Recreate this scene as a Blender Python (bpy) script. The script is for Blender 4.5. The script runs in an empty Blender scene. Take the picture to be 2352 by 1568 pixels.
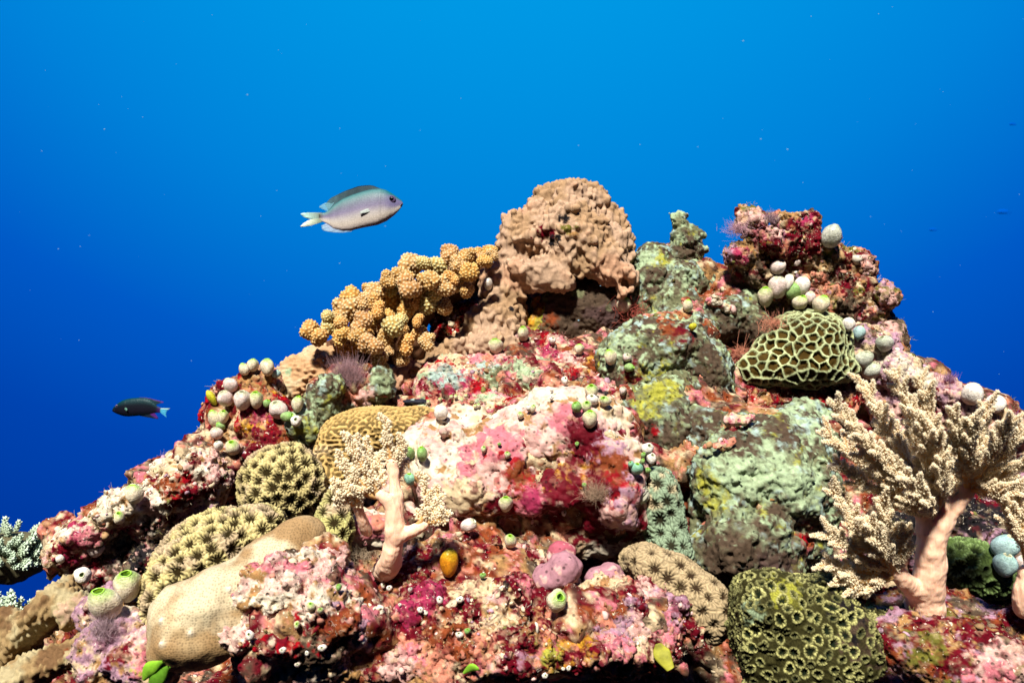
import bpy, math, random, time
import numpy as np
import openvdb
from mathutils import Vector, Matrix, kdtree

# ------------------------------------------------------------------ camera, water light, sun, exposure
sc = bpy.context.scene
random.seed(7)
RNG = np.random.default_rng(7)
T = 0.625                      # half width of the view at one metre
CAMZ = 0.80
cam_data = bpy.data.cameras.new('camera')
cam = bpy.data.objects.new('camera', cam_data)
sc.collection.objects.link(cam)
cam.location = (0, 0, CAMZ)
cam.rotation_euler = (math.radians(90), 0, 0)
cam_data.sensor_width = 36
cam_data.lens = 18 / T
cam_data.clip_start = 0.01
cam_data.clip_end = 200
cam_data.dof.use_dof = True
cam_data.dof.focus_distance = .86
cam_data.dof.aperture_fstop = 11
sc.camera = cam

EXPO = 1.28
sc.view_settings.view_transform = 'Standard'
sc.view_settings.look = 'None'
sc.view_settings.gamma = 1
sc.view_settings.exposure = EXPO

world = bpy.data.worlds.new('World')
sc.world = world
world.use_nodes = True
wn = world.node_tree
wn.nodes.clear()
w_out = wn.nodes.new('ShaderNodeOutputWorld')
w_bg = wn.nodes.new('ShaderNodeBackground')
w_tc = wn.nodes.new('ShaderNodeTexCoord')
w_dot = wn.nodes.new('ShaderNodeVectorMath')
w_dot.operation = 'DOT_PRODUCT'
w_dot.inputs[1].default_value = (0, math.cos(math.radians(45)), math.sin(math.radians(45)))
w_map = wn.nodes.new('ShaderNodeMapRange')
w_map.inputs['From Min'].default_value = -1
w_map.inputs['From Max'].default_value = 1
w_ramp = wn.nodes.new('ShaderNodeValToRGB')
wn.links.new(w_tc.outputs['Generated'], w_dot.inputs[0])
wn.links.new(w_dot.outputs['Value'], w_map.inputs['Value'])
wn.links.new(w_map.outputs['Result'], w_ramp.inputs['Fac'])
wn.links.new(w_ramp.outputs['Color'], w_bg.inputs['Color'])
wn.links.new(w_bg.outputs['Background'], w_out.inputs['Surface'])
g = 2 ** -EXPO
stops = [(-1, (0.000, .0005, .003)), (-.25, (0.000, .006, .03)), (.05, (0.000, .018, .12)), (.30, (0.000, .030, .29)), (.44, (0.000, .038, .345)),
         (.56, (0.000, .057, .435)), (.67, (0.000, .100, .57)), (.80, (0.000, .222, .70)), (.927, (0.000, .318, .78)), (1, (.01, .42, .86))]
els = w_ramp.color_ramp.elements
while len(els) < len(stops):
    els.new(0.5)
for e_, (c_, k_) in zip(els, stops):
    e_.position = (c_ + 1) / 2
    e_.color = (k_[0] * g, k_[1] * g, k_[2] * g, 1)
w_bg.inputs['Strength'].default_value = 1.0

sun_data = bpy.data.lights.new('sun', 'SUN')
sun_data.energy = 4.8
sun_data.angle = math.radians(6)
sun_data.color = (1.0, .97, .86)
sun = bpy.data.objects.new('sun', sun_data)
sc.collection.objects.link(sun)
sun_from = Vector((-0.20, -0.78, 1.0)).normalized()      # direction towards the light
sun.rotation_euler = (-sun_from).to_track_quat('-Z', 'Y').to_euler()
sun.location = (0, -1, 3)

# ------------------------------------------------------------------ helpers
CAM = np.array((0, 0, CAMZ), np.float32)


def S(d):                       # metres covered by one photo unit (of 2352 across) at distance d
    return T * d / 1176.0


def P(u, v, d):
    return np.array(((u - 1176) * S(d), d, CAMZ - (v - 784) * S(d)), np.float32)


ZO = {1: (631.6, 373.2, .3112), 2: (1091, 373.2, .3113), 3: (1607.8, 430.7, .3296), 4: (401.9, 717.8, .3112), 5: (861.3, 717.8, .3112),
      6: (1722.6, 775.2, .3112), 7: (0, 1033.6, .341), 8: (631.6, 1062.3, .3226), 9: (1148.4, 1062.3, .3226), 10: (1665.2, 1062.3, .3226)}


def Z(k, x, y):
    a, b, c = ZO[k]
    return x * c + a, y * c + b


def vnoise(p, seed=0):
    p = np.asarray(p, np.float32) + 100.0
    i = np.floor(p).astype(np.int64)
    f = (p - i).astype(np.float32)
    w = f * f * f * (f * (f * 6 - 15) + 10)
    out = np.zeros(len(p), np.float32)
    for a in (0, 1):
        wa = w[:, 0] if a else 1 - w[:, 0]
        for b in (0, 1):
            wb = w[:, 1] if b else 1 - w[:, 1]
            for c in (0, 1):
                wc = w[:, 2] if c else 1 - w[:, 2]
                h = ((i[:, 0] + a) * 374761393 + (i[:, 1] + b) * 668265263 + (i[:, 2] + c) * 1274126177 + seed * 97531) & 0xffffffff
                h = ((h ^ (h >> 13)) * 1274126177) & 0xffffffff
                h = h ^ (h >> 16)
                out += wa * wb * wc * ((h & 0xffff).astype(np.float32) / 32767.5 - 1)
    return out


def fbm(p, size, octaves=3, seed=0, gain=.5, lac=2.1):
    p = np.asarray(p, np.float32) / size
    o = np.zeros(len(p), np.float32)
    a, tot = 1.0, 0.0
    for k in range(octaves):
        o += a * vnoise(p, seed + k * 17)
        tot += a
        a *= gain
        p = p * lac + 3.7
    return o / tot * 1.5


def sstep(x, a, b):
    t = np.clip((x - a) / (b - a), 0, 1)
    return t * t * (3 - 2 * t)


def ell(b):
    u, v, d, ru, rv = b[:5]
    rd = b[5] if len(b) > 5 and b[5] else min(ru, rv)
    rot = math.radians(b[6]) if len(b) > 6 else 0
    s = S(d)
    return P(u, v, d), np.array((ru * s, rd * s, rv * s), np.float32), rot


def ell_sdf(X, Y, ZZ, e):
    c, r, rot = e
    dx, dy, dz = X - c[0], Y - c[1], ZZ - c[2]
    if rot:
        ca, sa = math.cos(rot), math.sin(rot)
        dx, dz = dx * ca - dz * sa, dx * sa + dz * ca
    k0 = np.sqrt((dx / r[0]) ** 2 + (dy / r[1]) ** 2 + (dz / r[2]) ** 2)
    k1 = np.sqrt((dx / r[0] ** 2) ** 2 + (dy / r[1] ** 2) ** 2 + (dz / r[2] ** 2) ** 2) + 1e-6
    return (k0 * (k0 - 1) / k1).astype(np.float32)


def vnormals(V, F):
    N = np.zeros_like(V)
    fn = np.cross(V[F[:, 2]] - V[F[:, 0]], V[F[:, 3]] - V[F[:, 1]])
    for k in range(4):
        for ax in range(3):
            N[:, ax] += np.bincount(F[:, k], fn[:, ax], len(V)).astype(np.float32)
    return N / (np.linalg.norm(N, axis=1, keepdims=True) + 1e-12)


def blobs_mesh(blobs, vox, k=.012, noise=(), carve=(), floor=None):
    """Smooth union of ellipsoids plus noise, polygonised. noise: (amplitude m, size m, octaves, seed)"""
    es = [ell(b) for b in blobs]
    amp = sum(n[0] for n in noise) + 2 * vox
    ext = []
    for c, r, rot in es:
        ca, sa = math.cos(rot), math.sin(rot)
        ext.append(np.array((math.hypot(r[0] * ca, r[2] * sa), r[1], math.hypot(r[0] * sa, r[2] * ca))))
    lo = np.min([e[0] - x for e, x in zip(es, ext)], 0) - amp - 3 * vox - k * .3
    hi = np.max([e[0] + x for e, x in zip(es, ext)], 0) + amp + 3 * vox + k * .3
    n = np.ceil((hi - lo) / vox).astype(int) + 1
    X = (lo[0] + vox * np.arange(n[0], dtype=np.float32))[:, None, None]
    Y = (lo[1] + vox * np.arange(n[1], dtype=np.float32))[None, :, None]
    ZZ = (lo[2] + vox * np.arange(n[2], dtype=np.float32))[None, None, :]
    f = np.full(n, .5, np.float32)
    for e, x in zip(es, ext):
        i0 = np.maximum(np.floor((e[0] - x - k - 5 * vox - lo) / vox).astype(int), 0)
        i1 = np.minimum(np.ceil((e[0] + x + k + 5 * vox - lo) / vox).astype(int) + 1, n)
        sl = tuple(slice(a_, b_) for a_, b_ in zip(i0, i1))
        d = ell_sdf(X[sl[0]], Y[:, sl[1]], ZZ[:, :, sl[2]], e)
        fs = f[sl]
        h = np.clip(.5 + .5 * (fs - d) / k, 0, 1)
        f[sl] = d * h + fs * (1 - h) - k * h * (1 - h)
    kc = k * .6
    for b in carve:
        d = -ell_sdf(X, Y, ZZ, ell(b))
        h = np.clip(.5 - .5 * (f - d) / kc, 0, 1)
        f = d * h + f * (1 - h) + kc * h * (1 - h)
    if noise:
        m = np.abs(f) < amp * 1.6 + 2 * vox
        ii = np.argwhere(m)
        pts = (lo + vox * ii).astype(np.float32)
        add = np.zeros(len(pts), np.float32)
        for a, sz, oc, sd in noise:
            add += a * fbm(pts, sz, oc, sd)
        f[m] += add
    gr = openvdb.FloatGrid(background=float(4 * vox))
    gr.copyFromArray(np.ascontiguousarray(np.clip(f, -4 * vox, 4 * vox), dtype=np.float32))
    V, F = gr.convertToQuads(0.0)
    V = (lo + vox * V).astype(np.float32)
    F = F.astype(np.int64)
    # keep the outward winding
    vol = np.einsum('ij,ij->i', V[F[:, 0]] - V.mean(0), np.cross(V[F[:, 1]] - V[F[:, 0]], V[F[:, 2]] - V[F[:, 0]])).sum()
    if vol < 0:
        F = F[:, ::-1].copy()
    # drop small loose islands
    lab = np.arange(len(V))
    for _ in range(400):
        mn = np.minimum.reduce([lab[F[:, q]] for q in range(4)])
        new = lab.copy()
        for q in range(4):
            np.minimum.at(new, F[:, q], mn)
        new = new[new]
        if (new == lab).all():
            break
        lab = new
    cnt = np.bincount(lab, minlength=len(V))
    keep = cnt[lab] > max(60, cnt.max() * .02)
    if not keep.all():
        idx = np.cumsum(keep) - 1
        F = idx[F[keep[F].all(1)]]
        V = V[keep]
    return V, F


def new_mesh(name, V, F, mat, col=None):
    me = bpy.data.meshes.new(name)
    V = np.asarray(V, np.float32)
    if isinstance(F, np.ndarray):
        k = F.shape[1]
        me.vertices.add(len(V))
        me.vertices.foreach_set('co', V.ravel())
        me.loops.add(F.size)
        me.loops.foreach_set('vertex_index', F.astype(np.int32).ravel())
        me.polygons.add(len(F))
        me.polygons.foreach_set('loop_start', np.arange(0, F.size, k, dtype=np.int32))
        me.update(calc_edges=True)
    else:
        me.from_pydata(V.tolist(), [], F)
    me.polygons.foreach_set('use_smooth', np.ones(len(me.polygons), bool))
    if col is not None:
        at = me.color_attributes.new('Col', 'FLOAT_COLOR', 'POINT')
        c4 = np.ones((len(V), 4), np.float32)
        c4[:, :3] = col
        at.data.foreach_set('color', c4.ravel())
    me.materials.append(mat)
    me.update()
    return me


def link(name, data, parent=None, loc=None):
    o = bpy.data.objects.new(name, data)
    sc.collection.objects.link(o)
    if parent is not None:
        o.parent = parent
    if loc is not None:
        o.location = loc
    return o


def tag(o, label=None, cat=None, group=None, kind=None):
    if label: o['label'] = label
    if cat: o['category'] = cat
    if group: o['group'] = group
    if kind: o['kind'] = kind
    return o


SURF_V, SURF_N, SURF_K = [], [], []





def solid(name, V, F, mat, col, label=None, cat=None, group=None, kind=None, surf=True):
    """One mesh whose origin sits at its base."""
    lum = col @ np.array((.3, .55, .15), np.float32)
    col = np.clip(lum[:, None] + 1.13 * (col - lum[:, None]), .001, .85) ** 1.08 * .86
    loc = np.array(((V[:, 0].min() + V[:, 0].max()) / 2, (V[:, 1].min() + V[:, 1].max()) / 2, V[:, 2].min()), np.float32)
    o = link(name, new_mesh(name, V - loc, F, mat, col), None, loc.tolist())
    tag(o, label, cat, group, kind)
    if surf:
        SURF_V.append(V)
        SURF_K.append(mat.name)
        SURF_N.append(vnormals(V, F))
    return o


def project(V):
    d = np.maximum(V[:, 1], .05)
    s = T * d / 1176
    return 1176 + V[:, 0] / s, 784 - (V[:, 2] - CAMZ) / s, d


def front(V, N, u, v, rad=6):
    """The vertex facing the camera nearest to it along the ray through (u, v)."""
    U, W, D = project(V)
    vis = np.einsum('ij,ij->i', N, CAM - V) > 0
    for r in (rad, rad * 3):
        m = np.nonzero((np.abs(U - u) < r) & (np.abs(W - v) < r) & vis)[0]
        if len(m):
            return m[np.argmin(D[m])]
    return None


# pigments (real surface colours; black also paints shaded hollows)
C = dict(cream=(.48, .375, .255), white=(.56, .49, .40), pink=(.42, .15, .175), palepink=(.50, .32, .29), maroon=(.095, .003, .011), red=(.23, .009, .015),
         magenta=(.25, .035, .075), tan=(.28, .165, .080), lumpy=(.40, .28, .205), ochre=(.38, .21, .045), mint=(.31, .375, .25), sponge=(.125, .125, .075),
         brown=(.070, .048, .034), purple=(.080, .050, .047), yellow=(.29, .28, .07), mauve=(.31, .19, .24), black=(.012, .010, .012),
         rust=(.17, .048, .022), salmon=(.43, .185, .135), olive=(.12, .11, .03), orange=(.45, .14, .01), greyblue=(.30, .37, .34))
RAISED = {'pink', 'palepink', 'magenta', 'mauve', 'ochre', 'white', 'salmon'}


def paint(V, base, layers=(), patches=(), seed=0, N=None, mottle=0.0, height=None, soft=.16):
    """Pigment per vertex. layers: (colour, patch size m, threshold, softness, octaves). patches: (u, v, radius px, colour[, raggedness])"""
    col = np.tile(np.array(C[base] if isinstance(base, str) else base, np.float32), (len(V), 1))
    for k, L in enumerate(layers):
        c, sz, th, so, oc = L
        m = sstep(fbm(V, sz, oc, seed * 31 + k * 7 + 1, .6), th - so, th + so)[:, None]
        col = col * (1 - m) + np.array(C[c] if isinstance(c, str) else c, np.float32) * m
    for k, pt in enumerate(patches):
        u, v, r, c = pt[:4]
        rag = pt[4] if len(pt) > 4 else .5
        i = front(V, N, u, v)
        if i is None:
            continue
        s = S(V[i, 1])
        near = np.nonzero((np.abs(V - V[i]) < r * s * 2.2).all(1))[0]
        dd = np.linalg.norm(V[near] - V[i], axis=1) / (r * s)
        m = 1 - sstep(dd + rag * 1.25 * fbm(V[near], r * s * .6, 5, 900 + k, .65), .96 - soft, .96 + soft)
        if height is not None and c in RAISED:
            height[near] = np.maximum(height[near], .0013 * sstep(m, .25, .6))
        m = (m * (1 - .7 * sstep(fbm(V[near], .007, 3, 955 + k), .18, .42)))[:, None]
        col[near] = col[near] * (1 - m) + np.array(C[c] if isinstance(c, str) else c, np.float32) * m
    if mottle:
        m = (mottle * .55 * sstep(fbm(V, .0065, 4, seed + 61, .65), .22, .5))[:, None]
        col = col * (1 - m) + np.array(C['cream'], np.float32) * m
        m = (mottle * .8 * sstep(fbm(V, .0085, 4, seed + 67, .65), .30, .5))[:, None]
        col = col * (1 - m) + np.array((.10, .014, .016), np.float32) * m
        col = np.clip(col * (1 + .30 * mottle * fbm(V, .0045, 3, seed + 71))[:, None], 0, .8)
    return col


def poisson(V, sp, seed=0, maxn=6000):
    """Well spread sample vertices at least sp apart."""
    rng = np.random.default_rng(seed)
    grid, out = {}, []
    for i in rng.permutation(len(V)):
        p = V[i]
        c = (int(p[0] // sp), int(p[1] // sp), int(p[2] // sp))
        ok = True
        for a in (-1, 0, 1):
            for b in (-1, 0, 1):
                for e in (-1, 0, 1):
                    for q in grid.get((c[0] + a, c[1] + b, c[2] + e), ()):
                        if (q[0] - p[0]) ** 2 + (q[1] - p[1]) ** 2 + (q[2] - p[2]) ** 2 < sp * sp:
                            ok = False
                            break
                    if not ok: break
                if not ok: break
            if not ok: break
        if ok:
            grid.setdefault(c, []).append((float(p[0]), float(p[1]), float(p[2])))
            out.append(i)
            if len(out) >= maxn:
                break
    return np.array(out)


def cells(V, N, sp, seed=0, warp=0.0):
    """Corallite cells on a surface: distance to the nearest centre, to the cell wall, and the angle round the centre."""
    W = V if not warp else V + warp * np.stack([fbm(V, sp * 1.3, 2, seed + q) for q in (1, 2, 3)], 1)
    ids = poisson(W, sp, seed)
    kd = kdtree.KDTree(len(ids))
    for j, i in enumerate(ids):
        kd.insert(W[i].tolist(), j)
    kd.balance()
    f1 = np.zeros(len(V), np.float32)
    f2 = np.zeros(len(V), np.float32)
    own = np.zeros(len(V), np.int64)
    fn = kd.find_n
    for q, p in enumerate(W.tolist()):
        r = fn(p, 2)
        f1[q] = r[0][2]
        own[q] = r[0][1]
        f2[q] = r[1][2]
    ctr = W[ids][own]
    nn = N[ids][own]
    t1 = np.cross(nn, np.array((0.3, 0.2, 1.0), np.float32))
    t1 /= np.linalg.norm(t1, axis=1, keepdims=True) + 1e-9
    t2 = np.cross(nn, t1)
    dv = W - ctr
    ang = np.arctan2(np.einsum('ij,ij->i', dv, t2), np.einsum('ij,ij->i', dv, t1))
    return f1 / sp, (f2 - f1) / sp, ang, own


# ------------------------------------------------------------------ materials
def nt(name):
    m = bpy.data.materials.new(name)
    m.use_nodes = True
    t = m.node_tree
    t.nodes.clear()
    out = t.nodes.new('ShaderNodeOutputMaterial')
    bs = t.nodes.new('ShaderNodeBsdfPrincipled')
    t.links.new(bs.outputs[0], out.inputs['Surface'])
    return m, t, bs, out


def nd(t, kind, ins=None, **props):
    n = t.nodes.new(kind)
    for k, v in props.items():
        setattr(n, k, v)
    for k, v in (ins or {}).items():
        if isinstance(v, bpy.types.NodeSocket):
            t.links.new(v, n.inputs[k])
        else:
            n.inputs[k].default_value = v
    return n


def mixc(t, fac, a, b, mode='MIX'):
    n = t.nodes.new('ShaderNodeMix')
    n.data_type = 'RGBA'
    n.blend_type = mode
    for i, v in ((0, fac), (6, a), (7, b)):
        if isinstance(v, bpy.types.NodeSocket):
            t.links.new(v, n.inputs[i])
        else:
            n.inputs[i].default_value = (*v, 1) if isinstance(v, tuple) and len(v) == 3 else v
    return n.outputs[2]


def coat(name, size=.004, vary=.35, bump=.5, bdist=.001, rough=.75, spec=.25, pit=0.0, pitsize=.006, speck=None, speckth=.62, sss=0.0):
    """Pigment from the mesh, broken up by fine grain, pits and specks that have a relief of their own."""
    m, t, bs, out = nt(name)
    a = nd(t, 'ShaderNodeAttribute', attribute_name='Col').outputs['Color']
    tc = nd(t, 'ShaderNodeTexCoord').outputs['Object']
    n1 = nd(t, 'ShaderNodeTexNoise', {'Vector': tc, 'Scale': 1 / size, 'Detail': 5.0, 'Roughness': .65}).outputs['Fac']
    r = nd(t, 'ShaderNodeMapRange', {'Value': n1, 'From Min': .3, 'From Max': .7, 'To Min': 1 - vary, 'To Max': 1 + vary}).outputs['Result']
    c = nd(t, 'ShaderNodeVectorMath', {0: a}, operation='SCALE')
    t.links.new(r, c.inputs['Scale'])
    col = c.outputs[0]
    h = n1
    if speck:
        n2 = nd(t, 'ShaderNodeTexNoise', {'Vector': tc, 'Scale': 1 / (size * .8), 'Detail': 3.0, 'Roughness': .7, 'Distortion': .6}).outputs['Fac']
        f = nd(t, 'ShaderNodeMapRange', {'Value': n2, 'From Min': speckth - .03, 'From Max': speckth + .04}).outputs['Result']
        col = mixc(t, f, col, speck)
    if pit:
        vo = nd(t, 'ShaderNodeTexVoronoi', {'Vector': tc, 'Scale': 1 / pitsize, 'Randomness': 1.0}).outputs['Distance']
        f = nd(t, 'ShaderNodeMapRange', {'Value': vo, 'From Min': .10, 'From Max': .26, 'To Min': 0.0, 'To Max': 1.0}).outputs['Result']
        h = nd(t, 'ShaderNodeMath', {0: h, 1: nd(t, 'ShaderNodeMath', {0: f, 1: pit}, operation='MULTIPLY').outputs[0]}, operation='ADD').outputs[0]
        k = nd(t, 'ShaderNodeMapRange', {'Value': f, 'To Min': .35, 'To Max': 1.0}).outputs['Result']  # darkens the pit colour too, like occlusion inside the openings
        c = nd(t, 'ShaderNodeVectorMath', {0: col}, operation='SCALE')
        t.links.new(k, c.inputs['Scale'])
        col = c.outputs[0]
    t.links.new(col, bs.inputs['Base Color'])
    b = nd(t, 'ShaderNodeBump', {'Height': h, 'Strength': bump, 'Distance': bdist})
    t.links.new(b.outputs[0], bs.inputs['Normal'])
    bs.inputs['Roughness'].default_value = rough
    bs.inputs['Specular IOR Level'].default_value = spec
    if sss:
        bs.inputs['Subsurface Weight'].default_value = sss
        bs.inputs['Subsurface Radius'].default_value = (.004, .002, .001)
        bs.inputs['Subsurface Scale'].default_value = 1.0
    return m


M_ROCK = coat('rock_crust', .0045, .45, .9, .0016, .85, .07, pit=.8, pitsize=.006, speck=(.58, .50, .40), speckth=.67)
M_CRUST = coat('coralline_crust', .006, .22, .6, .0012, .7, .10, pit=.7, pitsize=.007)
M_SPONGE = coat('sponge_skin', .005, .30, .8, .0014, .8, .08, pit=.6, pitsize=.008)
M_CORAL = coat('coral_skin', .003, .18, .5, .0007, .8, .05)
M_SMOOTH = coat('smooth_coral_skin', .0022, .16, .5, .0004, .6, .12)
# ------------------------------------------------------------------ rock builder
BLOBS = []


def rock(name, blobs, vox, base, layers, patches, label, cat='rock', k=.012, noise=None, carve=(), mat=None, seed=1, kind=None, fine=.0012, surf=True, mottle=.55, ridge=.0022, soft=.16):
    if noise is None:
        noise = ((.009, .045, 2, seed), (.004, .015, 2, seed + 5), (.0012, .0055, 2, seed + 9))
    V, F = blobs_mesh(blobs, vox, k, noise, carve)
    N = vnormals(V, F)
    if fine:
        V = V + N * (fine * fbm(V, .0035, 2, seed + 40) + ridge * (.45 - 1.6 * np.abs(fbm(V, .011, 3, seed + 44, .6))))[:, None]
        N = vnormals(V, F)
    BLOBS.extend(blobs)
    H = np.zeros(len(V), np.float32)
    col = paint(V, base, layers, patches, seed, N, mottle, H, soft)
    V = V + N * H[:, None]
    return solid(name, V, F, mat or M_ROCK, col, label, cat, kind=kind, surf=surf)


RUBBLE = (('salmon', .04, .25, .25, 3), ('palepink', .034, .25, .15, 4), ('pink', .034, .36, .12, 4), ('maroon', .042, .10, .10, 5), ('cream', .018, .36, .12, 4), ('maroon', .013, .42, .10, 4))
DARKROCK = (('brown', .05, .0, .3, 3), ('rust', .02, .25, .1, 4), ('tan', .02, .30, .12, 4), ('pink', .018, .45, .1, 4), ('maroon', .03, .35, .1, 4))

# ------------------------------------------------------------------ rocks of the mound
rock('coralline_rock',
     [(1180, 1030, .815, 250, 85, 130), (1320, 1000, .80, 150, 95, 110), (1255, 975, .80, 100, 55, 80), (1400, 1110, .775, 85, 100, 90),
      (1190, 1120, .78, 220, 75, 100), (1060, 1090, .79, 130, 90, 90), (1330, 1210, .79, 130, 70, 70), (1010, 1010, .83, 90, 60, 70), (1440, 1170, .775, 45, 60, 60), (985, 1140, .82, 120, 90, 70), (860, 1215, .78, 75, 60, 50)],
     .0013, 'cream', (('white', .03, -.2, .3, 3), ('palepink', .03, .22, .2, 4), ('tan', .014, .42, .1, 4)),
     ((1130, 1040, 85, 'pink', .5), (1080, 1065, 45, 'pink', .6), (1170, 1010, 40, 'pink', .6), (1240, 980, 60, 'palepink', .6), (1330, 975, 50, 'palepink', .6), (1300, 960, 50, 'pink', .9),
      (1385, 1030, 45, 'mauve', .6), (1345, 1000, 30, 'maroon', .7), (1385, 1080, 55, 'rust', .5), (1340, 1020, 42, 'maroon', .7), (1420, 1130, 50, 'red', .7), (1380, 1150, 45, 'rust', .8),
      (1300, 1095, 48, 'ochre', .6), (1275, 1075, 30, 'ochre', .6), (1190, 1060, 14, 'black', .9), (1205, 1068, 14, 'black', .9), (1210, 1030, 9, 'black', .9),
      (1290, 1190, 110, 'maroon', .6), (1370, 1190, 95, 'maroon', .6), (1230, 1190, 65, 'maroon', .8), (1260, 1140, 70, 'maroon', .9), (1180, 1120, 60, 'red', 1.0), (1110, 1130, 55, 'maroon', 1.0), (1140, 1180, 50, 'maroon', .9), (1190, 1100, 40, 'rust', .9), (1080, 1170, 45, 'rust', 1.0), (1420, 1170, 40, 'red', .8),
      (1205, 1170, 42, 'pink', .7), (1190, 1210, 38, 'pink', .7), (1215, 1150, 30, 'magenta', .7), (1430, 1215, 40, 'mauve', .7), (1450, 1140, 40, 'mauve', .8), (1410, 1190, 40, 'palepink', .9), (1060, 1140, 60, 'cream', .7), (850, 1215, 40, 'pink', .7), (880, 1190, 30, 'salmon', .7), (1130, 1090, 40, 'palepink', .8), (1000, 1010, 50, 'palepink', .8)),
     'big rounded rock crusted white and pink, in the middle of the reef', seed=11,
     fine=.0005, ridge=.0010, mottle=.3, mat=M_CRUST, noise=((.008, .05, 2, 11), (.0045, .018, 2, 12), (.0010, .006, 2, 13)), carve=((1300, 1235, .70, 110, 26, 60), (1240, 1165, .715, 30, 18, 30)), k=.014)

rock('rubble_rock',
     [(1130, 1400, .70, 260, 90, 110), (1380, 1440, .69, 180, 90, 100), (950, 1470, .67, 120, 110, 90), (1220, 1490, .66, 330, 60, 90), (1520, 1400, .70, 80, 75, 80),
      (1030, 1310, .74, 160, 70, 80), (1180, 1310, .74, 120, 50, 70), (1560, 1440, .69, 50, 45, 60), (1440, 1390, .69, 60, 40, 60), (960, 1560, .64, 120, 60, 60), (1480, 1500, .68, 90, 50, 60)],
     .0013, 'tan', RUBBLE,
     ((950, 1390, 45, 'magenta', .7), (970, 1370, 30, 'magenta', .8), (905, 1320, 50, 'maroon', .8), (960, 1290, 55, 'maroon', .8), (1030, 1260, 40, 'brown', .8), (1040, 1330, 60, 'maroon', .8), (1000, 1340, 40, 'magenta', .9),
      (920, 1530, 40, 'palepink', .6), (940, 1500, 30, 'pink', .7), (1160, 1330, 40, 'maroon', .7), (1165, 1345, 16, 'black', .6), (1060, 1400, 30, 'maroon', 1.), (1290, 1500, 42, 'ochre', .7), (1345, 1470, 35, 'ochre', .7),  # black in the carved hole is its shade put into the colour
      (1270, 1520, 30, 'yellow', 1.), (1380, 1470, 38, 'maroon', .8), (1410, 1440, 45, 'mauve', .6), (1455, 1410, 38, 'mauve', .7), (1500, 1420, 40, 'maroon', .7), (1470, 1440, 30, 'palepink', .9), (1540, 1440, 38, 'pink', .8),
      (1430, 1490, 50, 'pink', .8), (1500, 1350, 45, 'palepink', .8), (1540, 1385, 40, 'mauve', .8), (1330, 1370, 50, 'maroon', .9), (1380, 1390, 40, 'rust', .9), (1190, 1500, 30, 'mauve', .9), (1100, 1470, 50, 'salmon', 1.),
      (1150, 1420, 50, 'cream', 1.), (1080, 1350, 45, 'cream', 1.), (1230, 1390, 50, 'maroon', 1.), (1100, 1300, 40, 'red', .9), (1200, 1450, 40, 'maroon', 1.), (1020, 1450, 50, 'rust', 1.), (1180, 1540, 60, 'maroon', 1.), (1330, 1540, 50, 'maroon', 1.), (1000, 1530, 40, 'salmon', 1.)),
     'craggy rubble rock with red and tan patches along the bottom of the reef', seed=21,
     noise=((.009, .04, 2, 21), (.006, .013, 3, 22), (.0022, .0055, 2, 23)), carve=((1165, 1345, .62, 14, 26, 60), (880, 1410, .66, 28, 100, 200, 12), (1250, 1580, .58, 260, 26, 60)), k=.012)

rock('coralline_rock',
     [(700, 1380, .635, 165, 85, 95, 20), (630, 1460, .62, 120, 50, 70), (800, 1430, .635, 70, 65, 70), (740, 1310, .66, 70, 60, 60), (700, 1520, .64, 160, 40, 60)],
     .0013, 'white', (('palepink', .03, .05, .25, 4), ('pink', .018, .42, .1, 4), ('tan', .012, .38, .1, 4)),
     ((620, 1450, 55, 'maroon', .6), (680, 1465, 50, 'maroon', .6), (740, 1470, 60, 'maroon', .6), (790, 1455, 60, 'maroon', .6), (570, 1460, 40, 'maroon', .7), (810, 1420, 35, 'rust', .7), (760, 1440, 40, 'rust', .7),
      (840, 1430, 16, 'mauve', .6), (650, 1510, 60, 'red', 1.), (760, 1520, 60, 'brown', 1.), (840, 1490, 40, 'palepink', .9)),
     'sloping white and pink rock with a dark red underside, right of the smooth boulder coral', seed=31,
     noise=((.007, .035, 2, 31), (.006, .012, 2, 32), (.0015, .005, 2, 33)))

rock('coralline_rock',
     [(330, 1155, .84, 190, 55, 95, -26), (210, 1225, .82, 95, 50, 80, -20), (440, 1100, .86, 100, 55, 80, -20), (490, 1060, .88, 60, 45, 60), (160, 1270, .82, 45, 35, 60), (420, 1180, .85, 90, 60, 60), (300, 1230, .86, 130, 60, 50, -20), (270, 1300, .83, 130, 50, 60, -15)],
     .0015, 'cream', (('white', .025, -.2, .2, 3), ('palepink', .03, .25, .12, 4), ('tan', .012, .40, .1, 4), ('maroon', .02, .5, .05, 4)),
     ((190, 1265, 50, 'magenta', .6), (240, 1250, 45, 'pink', .7), (290, 1225, 40, 'magenta', .7), (150, 1280, 30, 'maroon', .7), (420, 1125, 42, 'red', .8), (445, 1150, 35, 'maroon', .8), (380, 1110, 28, 'rust', .8), (480, 1130, 30, 'maroon', .9),
      (260, 1290, 60, 'brown', .7), (330, 1260, 60, 'black', .8), (200, 1310, 40, 'maroon', .8), (460, 1180, 40, 'mauve', .8)),  # black patch puts the undercut's shade into the colour
     'pale overhanging rock ledge with a pink lip on the left slope', seed=41,
     noise=((.009, .04, 2, 41), (.005, .013, 2, 42), (.0016, .0055, 2, 43)))

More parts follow.
